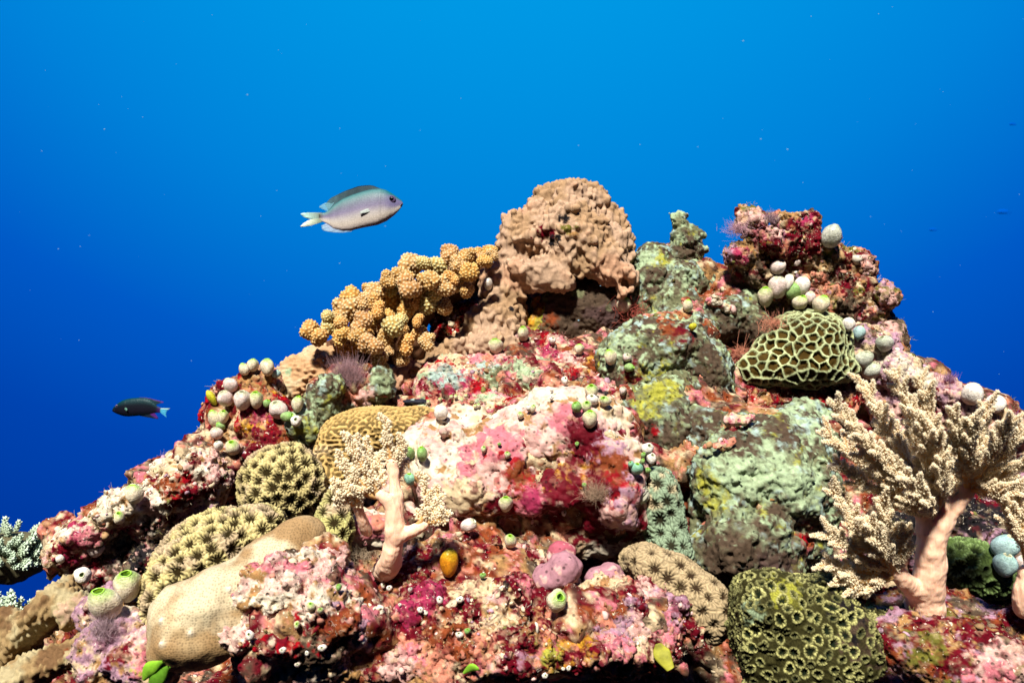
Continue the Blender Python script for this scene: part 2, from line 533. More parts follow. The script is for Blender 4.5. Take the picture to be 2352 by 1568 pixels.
rock('red_rock',
     [(600, 965, .92, 95, 55, 70), (570, 910, .93, 70, 45, 60), (605, 870, .94, 42, 32, 40), (650, 1000, .90, 90, 40, 60), (530, 1000, .92, 45, 45, 50), (520, 1050, .90, 60, 40, 50), (510, 940, .94, 35, 60, 40), (610, 1045, .88, 80, 40, 50)],
     .0017, 'tan', (('cream', .02, .1, .15, 4), ('maroon', .03, .0, .12, 5), ('red', .02, .2, .08, 5), ('salmon', .014, .42, .1, 4), ('ochre', .012, .55, .08, 4)),
     ((590, 950, 30, 'magenta', .8), (560, 985, 20, 'ochre', .9), (600, 875, 40, 'tan', .5), (640, 1000, 40, 'rust', .9), (600, 1000, 40, 'maroon', .8), (550, 1020, 30, 'maroon', .8)),
     'dark red rock knob covered in sea squirts at the left edge of the mound', seed=51)

rock('rubble_slope',
     [(1150, 860, .97, 180, 50, 100), (1310, 880, .95, 130, 55, 90), (1050, 905, .94, 120, 45, 80), (1180, 800, 1.0, 80, 35, 60), (1200, 930, .90, 190, 35, 90), (1390, 940, .90, 90, 60, 70), (1340, 820, .99, 80, 50, 50),
      (1000, 950, .90, 60, 30, 60), (1420, 880, .94, 50, 60, 50)],
     .0017, 'cream', (('palepink', .02, .05, .15, 4), ('pink', .02, .22, .1, 5), ('maroon', .03, .30, .06, 5), ('mint', .03, .35, .12, 4), ('salmon', .014, .40, .1, 4), ('red', .018, .52, .05, 4)),
     ((1020, 880, 48, 'maroon', .8), (1060, 860, 40, 'magenta', .9), (1180, 810, 45, 'palepink', .6), (1160, 830, 28, 'magenta', .9), (1110, 830, 30, 'greyblue', .8), (1030, 850, 40, 'greyblue', .7), (1210, 870, 60, 'mint', .7), (1140, 870, 40, 'sponge', .9),
      (1260, 800, 30, 'magenta', .7), (1310, 855, 28, 'red', .7), (1340, 880, 35, 'maroon', .8), (1355, 830, 24, 'ochre', .8), (1300, 900, 45, 'salmon', .9), (1240, 930, 40, 'salmon', 1.), (1180, 920, 30, 'red', 1.1), (1100, 880, 30, 'red', 1.),
      (1390, 830, 30, 'rust', .8), (1420, 940, 40, 'white', .8), (1380, 910, 30, 'black', .9), (1330, 870, 18, 'black', .7), (1320, 890, 14, 'black', .7)),
     'mottled pink and white rubble slope below the tan lumpy coral', seed=61)

rock('coralline_rock',
     [(1728, 512, .98, 38, 35, 30), (1745, 545, .98, 34, 30, 28), (1695, 585, .98, 36, 30, 28), (1720, 620, .99, 50, 40, 36), (1850, 525, .99, 38, 42, 32), (1815, 515, 1.0, 24, 32, 24), (1800, 560, .97, 45, 40, 34), (1850, 575, .98, 45, 40, 34),
      (1890, 590, .99, 48, 40, 34), (1780, 500, 1.01, 22, 20, 20), (1930, 615, 1.0, 45, 40, 34), (1960, 610, 1.0, 34, 25, 26), (1985, 615, 1.0, 28, 24, 22), (1850, 640, 1.01, 110, 60, 50), (1960, 665, 1.0, 55, 35, 34), (2038, 673, .99, 30, 30, 26),
      (1925, 700, 1.0, 90, 55, 50), (2000, 745, 1.01, 52, 50, 40), (2030, 790, 1.02, 32, 40, 30), (1770, 650, 1.0, 60, 45, 40), (1990, 690, 1.0, 30, 25, 25), (1800, 720, 1.02, 90, 50, 40), (1690, 560, .99, 16, 16, 14)],
     .0016, 'tan', (('cream', .02, .05, .15, 4), ('brown', .03, .12, .12, 5), ('mauve', .02, .28, .1, 5), ('maroon', .02, .38, .06, 5), ('olive', .02, .42, .1, 4), ('salmon', .014, .46, .08, 4)),
     ((1850, 520, 46, 'maroon', .4), (1800, 560, 44, 'maroon', .5), (1845, 565, 46, 'maroon', .5), (1830, 590, 30, 'maroon', .5), (1725, 505, 34, 'palepink', .4), (1740, 530, 20, 'pink', .6), (1700, 580, 26, 'magenta', .6), (1665, 590, 20, 'mauve', .6), (1780, 535, 22, 'palepink', .6),
      (1990, 610, 24, 'palepink', .7), (2040, 680, 22, 'palepink', .7), (1880, 650, 40, 'salmon', .9), (1730, 625, 35, 'brown', .7), (1960, 640, 24, 'maroon', .8), (1850, 500, 18, 'magenta', .7), (1960, 560, 20, 'olive', .7)),
     'knobbly rock tower with maroon crust lobes at the top right of the reef', seed=71, k=.006,
     noise=((.006, .03, 2, 71), (.005, .011, 3, 72), (.002, .005, 2, 73)), carve=((1880, 620, .93, 26, 18, 40), (1760, 600, .93, 22, 16, 40), (1960, 700, .93, 26, 14, 40)))

rock('coralline_rock',
     [(1990, 810, .98, 60, 55, 50, 35), (2080, 870, .97, 110, 45, 60, 28), (2200, 930, .95, 110, 50, 70, 25), (2330, 1000, .93, 110, 55, 80, 25), (2130, 970, .97, 160, 70, 60, 20), (2060, 780, 1.0, 40, 50, 30)],
     .0018, 'mauve', (('cream', .025, .0, .2, 4), ('palepink', .03, .2, .12, 4), ('maroon', .02, .42, .06, 5), ('brown', .03, .45, .1, 4)),
     ((2060, 850, 40, 'white', .7), (1950, 760, 34, 'mauve', .5), (2110, 880, 40, 'white', .8), (2240, 940, 30, 'cream', .8), (2180, 870, 16, 'maroon', .7), (2040, 880, 40, 'mauve', .7)),
     'lilac and white crusted ridge running down behind the big soft coral', seed=81)

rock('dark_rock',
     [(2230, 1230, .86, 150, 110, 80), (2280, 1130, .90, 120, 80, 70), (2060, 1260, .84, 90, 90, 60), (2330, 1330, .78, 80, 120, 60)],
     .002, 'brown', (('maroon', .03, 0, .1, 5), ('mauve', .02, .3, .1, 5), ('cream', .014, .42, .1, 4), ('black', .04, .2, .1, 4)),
     ((2230, 1160, 60, 'black', .4), (2290, 1200, 60, 'black', .4), (2330, 1250, 50, 'black', .4)),  # black patches paint the shadowed void behind the stalk
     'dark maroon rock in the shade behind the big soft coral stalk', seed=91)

rock('encrusted_rock',
     [(2150, 1480, .655, 190, 80, 80, 12), (2290, 1530, .63, 140, 70, 80), (2060, 1420, .69, 90, 50, 60), (2200, 1410, .70, 150, 45, 60, 10), (2330, 1440, .68, 60, 60, 50)],
     .0016, 'brown', (('maroon', .03, -.05, .1, 5), ('mauve', .02, .2, .1, 5), ('rust', .014, .35, .08, 4), ('tan', .012, .42, .08, 4), ('olive', .02, .45, .08, 4)),
     ((2310, 1520, 55, 'palepink', .7), (2270, 1550, 50, 'pink', .8), (2120, 1500, 40, 'olive', .9), (2250, 1430, 40, 'maroon', .7)),
     'dark encrusted rock under the big soft coral in the bottom right corner', seed=101)

rock('coralline_rock',
     [(270, 1400, .70, 90, 50, 60, -15), (250, 1470, .66, 90, 50, 60, -20), (330, 1520, .64, 90, 60, 60), (250, 1540, .66, 90, 50, 60)],
     .0016, 'cream', (('mauve', .025, -.05, .15, 4), ('maroon', .025, .3, .06, 5), ('tan', .014, .36, .1, 4)),
     ((300, 1395, 36, 'white', .6), (260, 1450, 45, 'mauve', .7), (310, 1470, 34, 'palepink', .7), (270, 1500, 35, 'maroon', .8), (340, 1530, 26, 'yellow', 1.), (330, 1500, 30, 'pink', .9)),
     'small lilac and white rock under the pair of large sea squirts', seed=111)

rock('red_rock', [(1720, 925, .95, 110, 48, 60), (1640, 910, .94, 50, 50, 50), (1850, 930, .95, 100, 45, 50), (1930, 900, .97, 50, 60, 40), (1680, 850, .97, 40, 60, 40)],
     .0017, 'maroon', (('red', .025, .0, .15, 4), ('salmon', .016, .30, .1, 4), ('tan', .012, .40, .1, 4)), ((1700, 900, 30, 'red', .8), (1730, 935, 26, 'salmon', .8)),
     'deep red crusted rock under the honeycomb coral', seed=97)

# ------------------------------------------------------------------ green grey sponges
SPL = (('mint', .040, .12, .40, 4), ('brown', .024, .16, .30, 5), ('yellow', .014, .55, .18, 5), ('brown', .008, .30, .22, 4), ('greyblue', .010, .45, .2, 3), ('mint', .006, .40, .2, 3))
def sponge(blobs, patches, label, seed, vox=.0017, base='sponge', layers=SPL, noise=None, **kw):
    return rock('encrusting_sponge', blobs, vox, base, layers, patches, label, 'sponge', mat=M_SPONGE, seed=seed, mottle=.0, ridge=.0014, soft=.5,
                noise=noise or ((.007, .045, 2, seed), (.0035, .013, 3, seed + 3), (.001, .005, 2, seed + 7)), **kw)

sponge([(1520, 810, .92, 130, 85, 90), (1460, 840, .91, 75, 90, 70), (1610, 840, .92, 65, 80, 70), (1560, 760, .94, 90, 50, 60), (1410, 850, .92, 35, 60, 40), (1610, 905, .92, 75, 55, 60)],
       ((1560, 760, 30, 'maroon', 1.), (1540, 745, 22, 'rust', 1.), (1590, 860, 60, 'brown', .8), (1630, 900, 45, 'brown', .6), (1530, 870, 26, 'yellow', 1.1), (1480, 880, 22, 'yellow', 1.1), (1450, 870, 26, 'maroon', .9), (1580, 910, 35, 'brown', .8)),
       'rounded mint green sponge boulder with yellow flecks, below the shell', 121)
sponge([(1500, 970, .88, 110, 100, 80), (1560, 1020, .87, 80, 90, 70), (1560, 920, .90, 80, 60, 60), (1430, 1000, .88, 50, 70, 50), (1520, 1080, .86, 60, 40, 50)],
       ((1500, 1010, 70, 'brown', .5), (1560, 1050, 60, 'brown', .5), (1440, 1010, 45, 'brown', .6), (1520, 900, 32, 'yellow', .9), (1480, 930, 26, 'yellow', 1.), (1450, 975, 14, 'red', .8), (1500, 985, 12, 'red', .8), (1580, 980, 50, 'brown', .6)),
       'brown sponge mound with a yellow green top, right of the central pink rock', 131)
sponge([(1760, 1120, .82, 165, 130, 110), (1780, 1010, .85, 130, 80, 90), (1680, 1110, .81, 85, 120, 80), (1720, 1260, .79, 130, 95, 90), (1840, 1180, .82, 80, 130, 70), (1850, 1000, .87, 80, 90, 60), (1680, 1000, .85, 70, 60, 60), (1612, 1005, .86, 80, 75, 60)],
       ((1720, 1290, 80, 'brown', .4), (1640, 1270, 60, 'brown', .4), (1800, 1280, 65, 'brown', .5), (1680, 1330, 60, 'brown', .4), (1760, 1330, 60, 'purple', .4), (1640, 1150, 26, 'yellow', .9), (1620, 1110, 26, 'yellow', .9), (1690, 1060, 60, 'mint', .6), (1760, 1080, 70, 'mint', .7),  # mint tops, brown lower parts: partly pigment, partly light and shade in the colour
        (1800, 980, 45, 'brown', .8), (1620, 960, 40, 'brown', .8), (1700, 1010, 45, 'brown', .8), (1780, 1170, 40, 'brown', .9), (1860, 1250, 35, 'red', .7), (1860, 1100, 50, 'mint', .8)),
       'largest mint green sponge boulder, left of the big soft coral', 141,
       noise=((.007, .05, 2, 141), (.0048, .016, 3, 144), (.0012, .005, 2, 147)))
sponge([(1570, 650, 1.02, 60, 55, 50), (1500, 605, 1.04, 45, 42, 40), (1590, 620, 1.03, 30, 30, 26), (1650, 660, 1.02, 55, 48, 40), (1690, 720, 1.0, 65, 60, 50), (1500, 690, 1.02, 60, 80, 50), (1600, 740, .99, 110, 55, 60), (1550, 700, 1.0, 55, 60, 50), (1740, 760, .98, 28, 45, 30)],
       ((1490, 640, 36, 'brown', .7), (1620, 780, 60, 'brown', .6), (1690, 770, 50, 'brown', .6), (1740, 750, 36, 'brown', .5), (1560, 690, 30, 'sponge', .8), (1530, 590, 18, 'yellow', 1.), (1480, 590, 24, 'mint', .8)),
       'ragged mint green sponge ridge around the shell, right of the summit', 151, k=.008)
sponge([(1565, 515, 1.05, 24, 30, 22), (1575, 550, 1.05, 38, 36, 30), (1570, 585, 1.05, 45, 34, 34), (1600, 580, 1.05, 22, 26, 18), (1553, 497, 1.05, 12, 14, 10)],
       ((1580, 560, 40, 'brown', .6), (1590, 590, 30, 'brown', .5), (1560, 505, 20, 'sponge', .6)),
       'pointed grey green sponge spire standing against the blue water', 161, k=.006, vox=.0014,
       noise=((.004, .02, 2, 161), (.003, .009, 2, 164), (.001, .004, 2, 167)))
sponge([(1345, 715, 1.035, 118, 88, 70), (1290, 760, 1.03, 70, 60, 60), (1415, 725, 1.035, 75, 66, 60)],
       ((1255, 740, 20, 'rust', .8),),
       'smooth purple brown sponge in the hollow under the tan lumpy coral', 171, base='purple', layers=(('brown', .03, .1, .2, 3), ('sponge', .02, .5, .2, 3)),
       noise=((.005, .04, 2, 171), (.0015, .011, 2, 174), (.0006, .004, 2, 177)))
sponge([(745, 930, .88, 45, 70, 40, 25), (700, 985, .87, 40, 40, 30), (860, 900, .90, 42, 45, 34), (790, 900, .91, 60, 30, 36)],
       ((815, 895, 30, 'salmon', .7), (800, 870, 24, 'red', .7), (830, 915, 22, 'palepink', .8), (700, 990, 25, 'yellow', .9)),
       'green sponge draped beside the pink hydroid tuft, above the ridged coral', 181, vox=.0015)

# yellow sponge under the pinnacle
rock('yellow_sponge', [(1250, 738, 1.02, 34, 40, 24), (1240, 705, 1.03, 22, 30, 18), (1225, 750, 1.01, 20, 24, 16)], .0013, 'ochre', (('orange', .02, .2, .2, 3), ('yellow', .02, .4, .2, 3), ('rust', .01, .6, .05, 3)),
     ((1240, 690, 20, 'rust', .8), (1240, 745, 4, 'black', .5), (1256, 725, 4, 'black', .5), (1262, 755, 3, 'black', .5)), 'small yellow sponge with dark pores under the tan lumpy coral', 'sponge', k=.006, mat=M_SPONGE, seed=191,
     noise=((.003, .02, 2, 191), (.0012, .007, 2, 194)), fine=.0004)
rock('red_rock', [(1050, 760, 1.03, 48, 24, 34), (1070, 735, 1.04, 34, 24, 26), (1105, 720, 1.05, 16, 20, 16), (1030, 735, 1.06, 40, 30, 30)], .0014, 'rust', (('maroon', .02, 0, .1, 4), ('red', .012, .2, .1, 4)),
     ((1103, 718, 20, 'magenta', .5), (1060, 770, 24, 'red', .7)), 'small red crusted rock between the yellow branching coral and the lumpy coral', seed=195)
# ------------------------------------------------------------------ hard corals
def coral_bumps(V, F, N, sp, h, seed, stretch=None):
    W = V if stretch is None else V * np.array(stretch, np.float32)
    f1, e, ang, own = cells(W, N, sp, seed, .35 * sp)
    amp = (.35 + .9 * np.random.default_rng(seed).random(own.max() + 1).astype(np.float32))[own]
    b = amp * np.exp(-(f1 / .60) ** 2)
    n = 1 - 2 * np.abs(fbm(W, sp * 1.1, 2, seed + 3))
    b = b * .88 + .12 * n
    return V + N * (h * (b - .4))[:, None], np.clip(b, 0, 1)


# tan lumpy coral: the summit
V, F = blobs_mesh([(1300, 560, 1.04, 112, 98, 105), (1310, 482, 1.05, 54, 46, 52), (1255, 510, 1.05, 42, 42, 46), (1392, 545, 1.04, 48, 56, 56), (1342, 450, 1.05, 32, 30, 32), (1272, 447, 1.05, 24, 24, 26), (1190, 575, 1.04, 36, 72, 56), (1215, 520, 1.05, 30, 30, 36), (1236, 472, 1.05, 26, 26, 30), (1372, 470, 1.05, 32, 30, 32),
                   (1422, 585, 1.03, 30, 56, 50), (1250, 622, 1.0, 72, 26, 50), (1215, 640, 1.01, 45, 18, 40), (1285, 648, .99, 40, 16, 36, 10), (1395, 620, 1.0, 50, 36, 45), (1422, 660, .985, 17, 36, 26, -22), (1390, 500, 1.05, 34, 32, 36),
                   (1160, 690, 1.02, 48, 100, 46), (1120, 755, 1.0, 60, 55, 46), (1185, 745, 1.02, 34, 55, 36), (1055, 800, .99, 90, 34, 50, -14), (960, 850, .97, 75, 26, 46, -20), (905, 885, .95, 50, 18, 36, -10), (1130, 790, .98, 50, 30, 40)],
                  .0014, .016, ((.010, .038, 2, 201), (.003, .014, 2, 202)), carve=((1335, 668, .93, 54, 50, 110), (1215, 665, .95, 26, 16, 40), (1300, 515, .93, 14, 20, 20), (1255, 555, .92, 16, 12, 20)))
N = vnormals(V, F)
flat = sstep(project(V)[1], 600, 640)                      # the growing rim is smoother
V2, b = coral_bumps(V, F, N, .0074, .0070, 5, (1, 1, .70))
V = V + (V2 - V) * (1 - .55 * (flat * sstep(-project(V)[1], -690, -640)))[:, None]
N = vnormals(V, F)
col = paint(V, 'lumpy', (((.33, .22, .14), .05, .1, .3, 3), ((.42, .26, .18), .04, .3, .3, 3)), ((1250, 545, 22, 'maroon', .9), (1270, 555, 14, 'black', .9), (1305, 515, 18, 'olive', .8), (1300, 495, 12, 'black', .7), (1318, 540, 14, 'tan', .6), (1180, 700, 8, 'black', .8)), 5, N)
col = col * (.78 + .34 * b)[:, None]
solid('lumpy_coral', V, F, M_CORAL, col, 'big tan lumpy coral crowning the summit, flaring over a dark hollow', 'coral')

# its small neighbour on the left
V, F = blobs_mesh([(750, 860, .97, 80, 60, 60), (725, 825, .98, 42, 34, 36), (780, 895, .95, 40, 60, 36), (655, 895, .95, 50, 36, 40), (690, 870, .96, 50, 40, 40), (740, 920, .93, 30, 40, 30)], .0015, .012, ((.004, .03, 2, 211), (.0015, .01, 2, 212)))
N = vnormals(V, F)
V, b = coral_bumps(V, F, N, .0060, .0052, 8, (.75, 1, 1.5))
N = vnormals(V, F)
col = paint(V, (.44, .28, .17), (('cream', .03, .2, .2, 3),), ((650, 880, 30, 'cream', .7), (665, 850, 10, 'mint', .7)), 6, N) * (.78 + .3 * b)[:, None]
solid('lumpy_coral', V, F, M_CORAL, col, 'small wrinkled pinkish tan coral dome left of the yellow branching coral', 'coral')

# ridged (brain like) coral
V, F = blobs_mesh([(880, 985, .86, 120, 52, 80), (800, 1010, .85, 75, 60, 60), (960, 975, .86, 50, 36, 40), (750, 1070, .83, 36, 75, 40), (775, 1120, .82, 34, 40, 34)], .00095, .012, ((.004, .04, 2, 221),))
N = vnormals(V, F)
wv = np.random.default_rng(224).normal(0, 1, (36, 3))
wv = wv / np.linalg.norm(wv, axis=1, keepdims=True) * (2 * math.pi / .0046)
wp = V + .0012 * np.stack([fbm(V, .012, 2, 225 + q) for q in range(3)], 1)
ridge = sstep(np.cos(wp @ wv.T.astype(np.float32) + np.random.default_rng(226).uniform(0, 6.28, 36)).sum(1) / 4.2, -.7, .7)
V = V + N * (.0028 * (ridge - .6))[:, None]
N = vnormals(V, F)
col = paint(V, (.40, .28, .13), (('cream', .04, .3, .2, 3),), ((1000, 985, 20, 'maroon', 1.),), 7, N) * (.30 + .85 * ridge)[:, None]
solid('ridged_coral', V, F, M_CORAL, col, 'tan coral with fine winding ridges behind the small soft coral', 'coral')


def star_coral(blobs, sp, label, seed, pale, dark, depth=.004, r0=.30, rays=11, vox=.0012, noise=((.004, .04, 2, 0),), name='star_coral', rim=False, k=.012, ring=None, patches=()):
    V, F = blobs_mesh(blobs, vox, k, tuple((a, b, c, d + seed) for a, b, c, d in noise))
    N = vnormals(V, F)
    f1, e, ang, own = cells(V, N, sp, seed, (.25 if rim else .12) * sp)
    rnd = np.random.default_rng(seed).random(own.max() + 1).astype(np.float32)[own]
    rr = r0 * (.95 + .6 * rnd)
    wob = 1 + .42 * np.sin(ang * rays + rnd * 40)
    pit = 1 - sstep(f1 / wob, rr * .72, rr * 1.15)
    if rim:
        bump = np.exp(-((f1 - rr * 1.25) / .10) ** 2)
        V = V + N * (depth * (.7 * bump - pit))[:, None]
    else:
        V = V + N * (depth * (.35 - pit) + depth * .22 * np.sin(ang * rays + rnd * 40) * sstep(f1, .2, .5))[:, None]
    N = vnormals(V, F)
    col = paint(V, pale, () if rim else (('cream', .03, .3, .2, 3),), patches, seed, N)
    stripe = (.80 + .28 * np.sin(ang * rays * 2 + rnd * 9))[:, None]
    col = col * stripe
    if ring is not None:
        m = (1 - sstep(np.abs(f1 - rr * 1.25), .08, .16))[:, None]
        tooth = ((.55 + .6 * (np.sin(ang * 18) > -.2)) * (.25 + .8 * rnd))[:, None]
        col = col * (1 - m) + np.array(ring, np.float32) * m * tooth
        mid = (1 - sstep(f1, .05, .14))[:, None]
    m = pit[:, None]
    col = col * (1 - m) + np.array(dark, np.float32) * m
    return solid(name, V, F, M_CORAL, col, label, 'coral')


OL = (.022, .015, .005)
star_coral([(645, 1105, .80, 95, 88, 75), (600, 1140, .80, 55, 60, 50), (690, 1140, .80, 50, 60, 45)], .0098, 'rounded cream star coral dome with dark pits, below the red rock knob', 231, (.56, .47, .25), OL, depth=.0042, r0=.42)
star_coral([(500, 1270, .72, 150, 100, 80, -25), (400, 1370, .69, 75, 110, 60, 15), (590, 1205, .74, 70, 50, 50), (370, 1440, .67, 46, 90, 46), (450, 1320, .69, 90, 90, 60)], .0102,
           'largest cream star coral with dark pits, behind the smooth boulder coral', 241, (.58, .49, .26), OL, depth=.0045, r0=.42)
star_coral([(768, 1200, .74, 40, 75, 40), (760, 1245, .73, 36, 45, 34)], .0110, 'narrow cream star coral squeezed between the smooth boulder and the soft coral', 251, (.46, .42, .20), OL, depth=.004, r0=.42, vox=.001)
star_coral([(1425, 1060, .76, 20, 70, 26, -26), (1455, 1110, .75, 18, 40, 22, -30), (1395, 1010, .79, 16, 34, 20, -20)], .0105, 'white strip of star coral edging the central pink rock', 261, (.54, .52, .42), (.07, .045, .03), depth=.003, vox=.001, r0=.24)
star_coral([(1525, 1190, .765, 58, 100, 46, -6), (1510, 1120, .78, 46, 45, 40), (1545, 1270, .75, 46, 50, 40)], .0115, 'grey green star coral with dark rayed cups between pink rock and sponge boulder', 271, (.25, .31, .22), (.02, .018, .010), depth=.0034, vox=.001, rays=9, r0=.30)
star_coral([(1520, 1320, .72, 85, 55, 60, 30), (1600, 1390, .70, 75, 70, 55, 35), (1640, 1420, .69, 42, 60, 40), (1480, 1290, .74, 60, 36, 40), (1560, 1360, .71, 60, 60, 50)], .0120,
           'pale tan star coral with rayed cups, lower right of the purple lumps', 281, (.40, .31, .20), (.03, .018, .010), depth=.0034, vox=.0011, rays=10, r0=.27)
star_coral([(1840, 1450, .655, 160, 130, 90, 20), (1760, 1480, .65, 80, 120, 70), (1900, 1510, .64, 120, 90, 70), (1730, 1370, .68, 42, 42, 36), (1850, 1370, .69, 110, 55, 60), (1980, 1460, .67, 70, 70, 50)], .0080,
           'dark green coral mound of pale ringed polyps in the bottom right', 291, (.040, .036, .014), (.006, .010, .005), depth=.0022, vox=.0009, r0=.26, rim=True, ring=(.40, .38, .18), noise=((.006, .04, 2, 0), (.0018, .008, 2, 3)), name='polyp_coral', rays=9,
           patches=((1715, 1400, 34, 'mint', .6), (1800, 1345, 36, 'yellow', 1.), (1990, 1450, 60, 'brown', .9), (1960, 1400, 50, 'black', .9)))
star_coral([(2250, 1310, .74, 100, 60, 60, 22), (2200, 1290, .75, 60, 45, 50)], .0120, 'dark green pitted coral dome right of the big soft coral stalk', 301, (.10, .14, .05), (.012, .016, .006), depth=.003, r0=.3, rim=True, ring=(.24, .32, .14), name='polyp_coral')

# honeycomb coral
V, F = blobs_mesh([(1835, 808, .95, 112, 78, 80, -24), (1892, 785, .95, 72, 72, 60), (1762, 852, .945, 62, 42, 56), (1865, 845, .945, 78, 46, 60), (1830, 750, .965, 60, 40, 46)], .0011, .02, ((.010, .05, 2, 311), (.002, .012, 2, 314)))
N = vnormals(V, F)
f1, e, ang, own = cells(V, N, .0094, 312, .0022)
wall = 1 - sstep(e + .03 * fbm(V, .004, 2, 313), .10, .42)
sep = .5 + .5 * np.sin(ang * 26)
V = V + N * ((.0040 + .002 * vnoise(V / .012, 5)) * (wall - .75) + .0011 * sep * (1 - wall) * (wall > .02))[:, None]
N = vnormals(V, F)
m = sstep(wall + .40 * (sep - .5) * (wall > .03), .40, .80)[:, None]
col = np.array((.055, .034, .010), np.float32) * (1 - m) + np.array((.34, .37, .22), np.float32) * m
lip = (1 - sstep(e, .02, .10))[:, None]
col = col * (1 - .2 * lip) + np.array((.56, .58, .40), np.float32) * .2 * lip
col = np.clip(col * (1 + .4 * fbm(V, .02, 4, 315))[:, None], 0, 1)
solid('honeycomb_coral', V, F, M_CORAL, col, 'honeycomb coral dome with pale green walls round brown cups', 'coral')

# smooth boulder coral with its fine cup pattern
def smooth_mat():
    m, t, bs, out = nt('fine_cupped_skin')
    a = nd(t, 'ShaderNodeAttribute', attribute_name='Col').outputs['Color']
    tc = nd(t, 'ShaderNodeTexCoord').outputs['Object']
    v = nd(t, 'ShaderNodeTexVoronoi', {'Vector': tc, 'Scale': 520.0, 'Randomness': .6}).outputs['Distance']
    f = nd(t, 'ShaderNodeMapRange', {'Value': v, 'From Min': .15, 'From Max': .55, 'To Min': .66, 'To Max': 1.22}).outputs['Result']
    c = nd(t, 'ShaderNodeVectorMath', {0: a}, operation='SCALE')
    t.links.new(f, c.inputs['Scale'])
    t.links.new(c.outputs[0], bs.inputs['Base Color'])
    b = nd(t, 'ShaderNodeBump', {'Height': v, 'Strength': .5, 'Distance': .0006})
    t.links.new(b.outputs[0], bs.inputs['Normal'])
    bs.inputs['Roughness'].default_value = .6
    bs.inputs['Specular IOR Level'].default_value = .10
    return m


V, F = blobs_mesh([(470, 1420, .63, 125, 90, 80, -25), (430, 1450, .625, 85, 70, 70, -20), (590, 1320, .66, 105, 70, 60, -38), (670, 1245, .69, 66, 48, 50, -25), (640, 1290, .67, 70, 50, 50), (540, 1380, .64, 90, 70, 66, -30)],
                  .0014, .02, ((.008, .05, 2, 321), (.0014, .014, 2, 322)), carve=((600, 1352, .605, 30, 20, 50), (520, 1345, .60, 26, 14, 40, -35)))
N = vnormals(V, F)
warts = [i for i in (front(V, N, *Z(7, x, y)) for x, y in ((1300, 1230), (1095, 1285), (1555, 930), (1520, 1290), (1075, 1140), (1660, 810))) if i is not None]
col = paint(V, (.25, .165, .09), (((.33, .24, .145), .05, .05, .3, 3), ((.44, .37, .26), .05, .30, .3, 4)), (), 9, N)
for w in warts:
    d = np.linalg.norm(V - V[w], axis=1)
    V = V + N * (.0022 * np.exp(-(d / .0022) ** 2))[:, None]
    m = np.exp(-(d / .0024) ** 2)[:, None]
    col = col * (1 - m) + np.array(C['white'], np.float32) * m
solid('boulder_coral', V, F, smooth_mat(), col, 'long smooth brown boulder coral at the lower left', 'coral')

# plate coral
V, F = blobs_mesh([(92, 1425, .75, 118, 30, 95, -54), (135, 1395, .745, 62, 26, 70, -40), (172, 1405, .725, 24, 48, 30, 30), (150, 1505, .715, 165, 26, 90, -25), (215, 1468, .71, 70, 20, 70, -30), (40, 1560, .70, 110, 40, 80, -28), (20, 1480, .78, 80, 90, 50)],
                  .0014, .010, ((.003, .03, 2, 331),), carve=((165, 1458, .66, 46, 9, 60, -24),))
N = vnormals(V, F)
V2, b = coral_bumps(V, F, N, .0056, .0048, 12, (1.3, 1, .8))
sm = sstep(fbm(V, .05, 2, 333), .3, .5)
V = V + (V2 - V) * (1 - sm * .8)[:, None]
N = vnormals(V, F)
col = paint(V, (.27, .19, .105), (((.36, .30, .19), .03, .2, .2, 3), ((.15, .09, .05), .03, .3, .2, 3)), ((165, 1400, 40, 'lumpy', .4), (200, 1490, 40, 'rust', .6)), 10, N) * (.8 + .3 * b * (1 - sm))[:, None]
solid('plate_coral', V, F, M_CORAL, col, 'tan plate coral with overlapping rims in the bottom left corner', 'coral')
V, F = blobs_mesh([(235, 1545, .69, 40, 45, 14, -30)], .0013, .01, ((.003, .03, 2, 335),))
solid('plate_coral', V, F, M_CORAL, paint(V, (.20, .085, .04), (('rust', .02, .2, .2, 3),)), 'smooth red brown plate half hidden at the bottom edge', 'coral')

# purple crust lumps
for bl, lab, sd in (([(1275, 1320, .70, 52, 34, 40, -28), (1300, 1300, .70, 28, 28, 28)], 'smooth mauve lump of crust above the large round sea squirt', 341),
                    ([(1400, 1330, .71, 34, 36, 36), (1375, 1345, .71, 30, 30, 30)], 'mauve crust lump with a ragged red front beside the pale star coral', 345),
                    ([(1290, 1275, .735, 36, 30, 26)], 'flat pink crust lobe in the shade behind the smooth mauve lump', 347)):
    V, F = blobs_mesh(bl, .0012, .012, ((.003, .02, 2, sd), (.0008, .005, 2, sd + 1)))
    N = vnormals(V, F)
    base = (.32, .175, .20) if sd != 347 else (.34, .10, .13)
    col = paint(V, base, (('palepink', .01, .5, .1, 3),), ((1370, 1360, 26, 'maroon', .9), (1390, 1370, 22, 'maroon', .9)) if sd == 345 else (), sd, N)
    solid('coralline_lump', V, F, M_CRUST, col, lab, 'coralline algae')

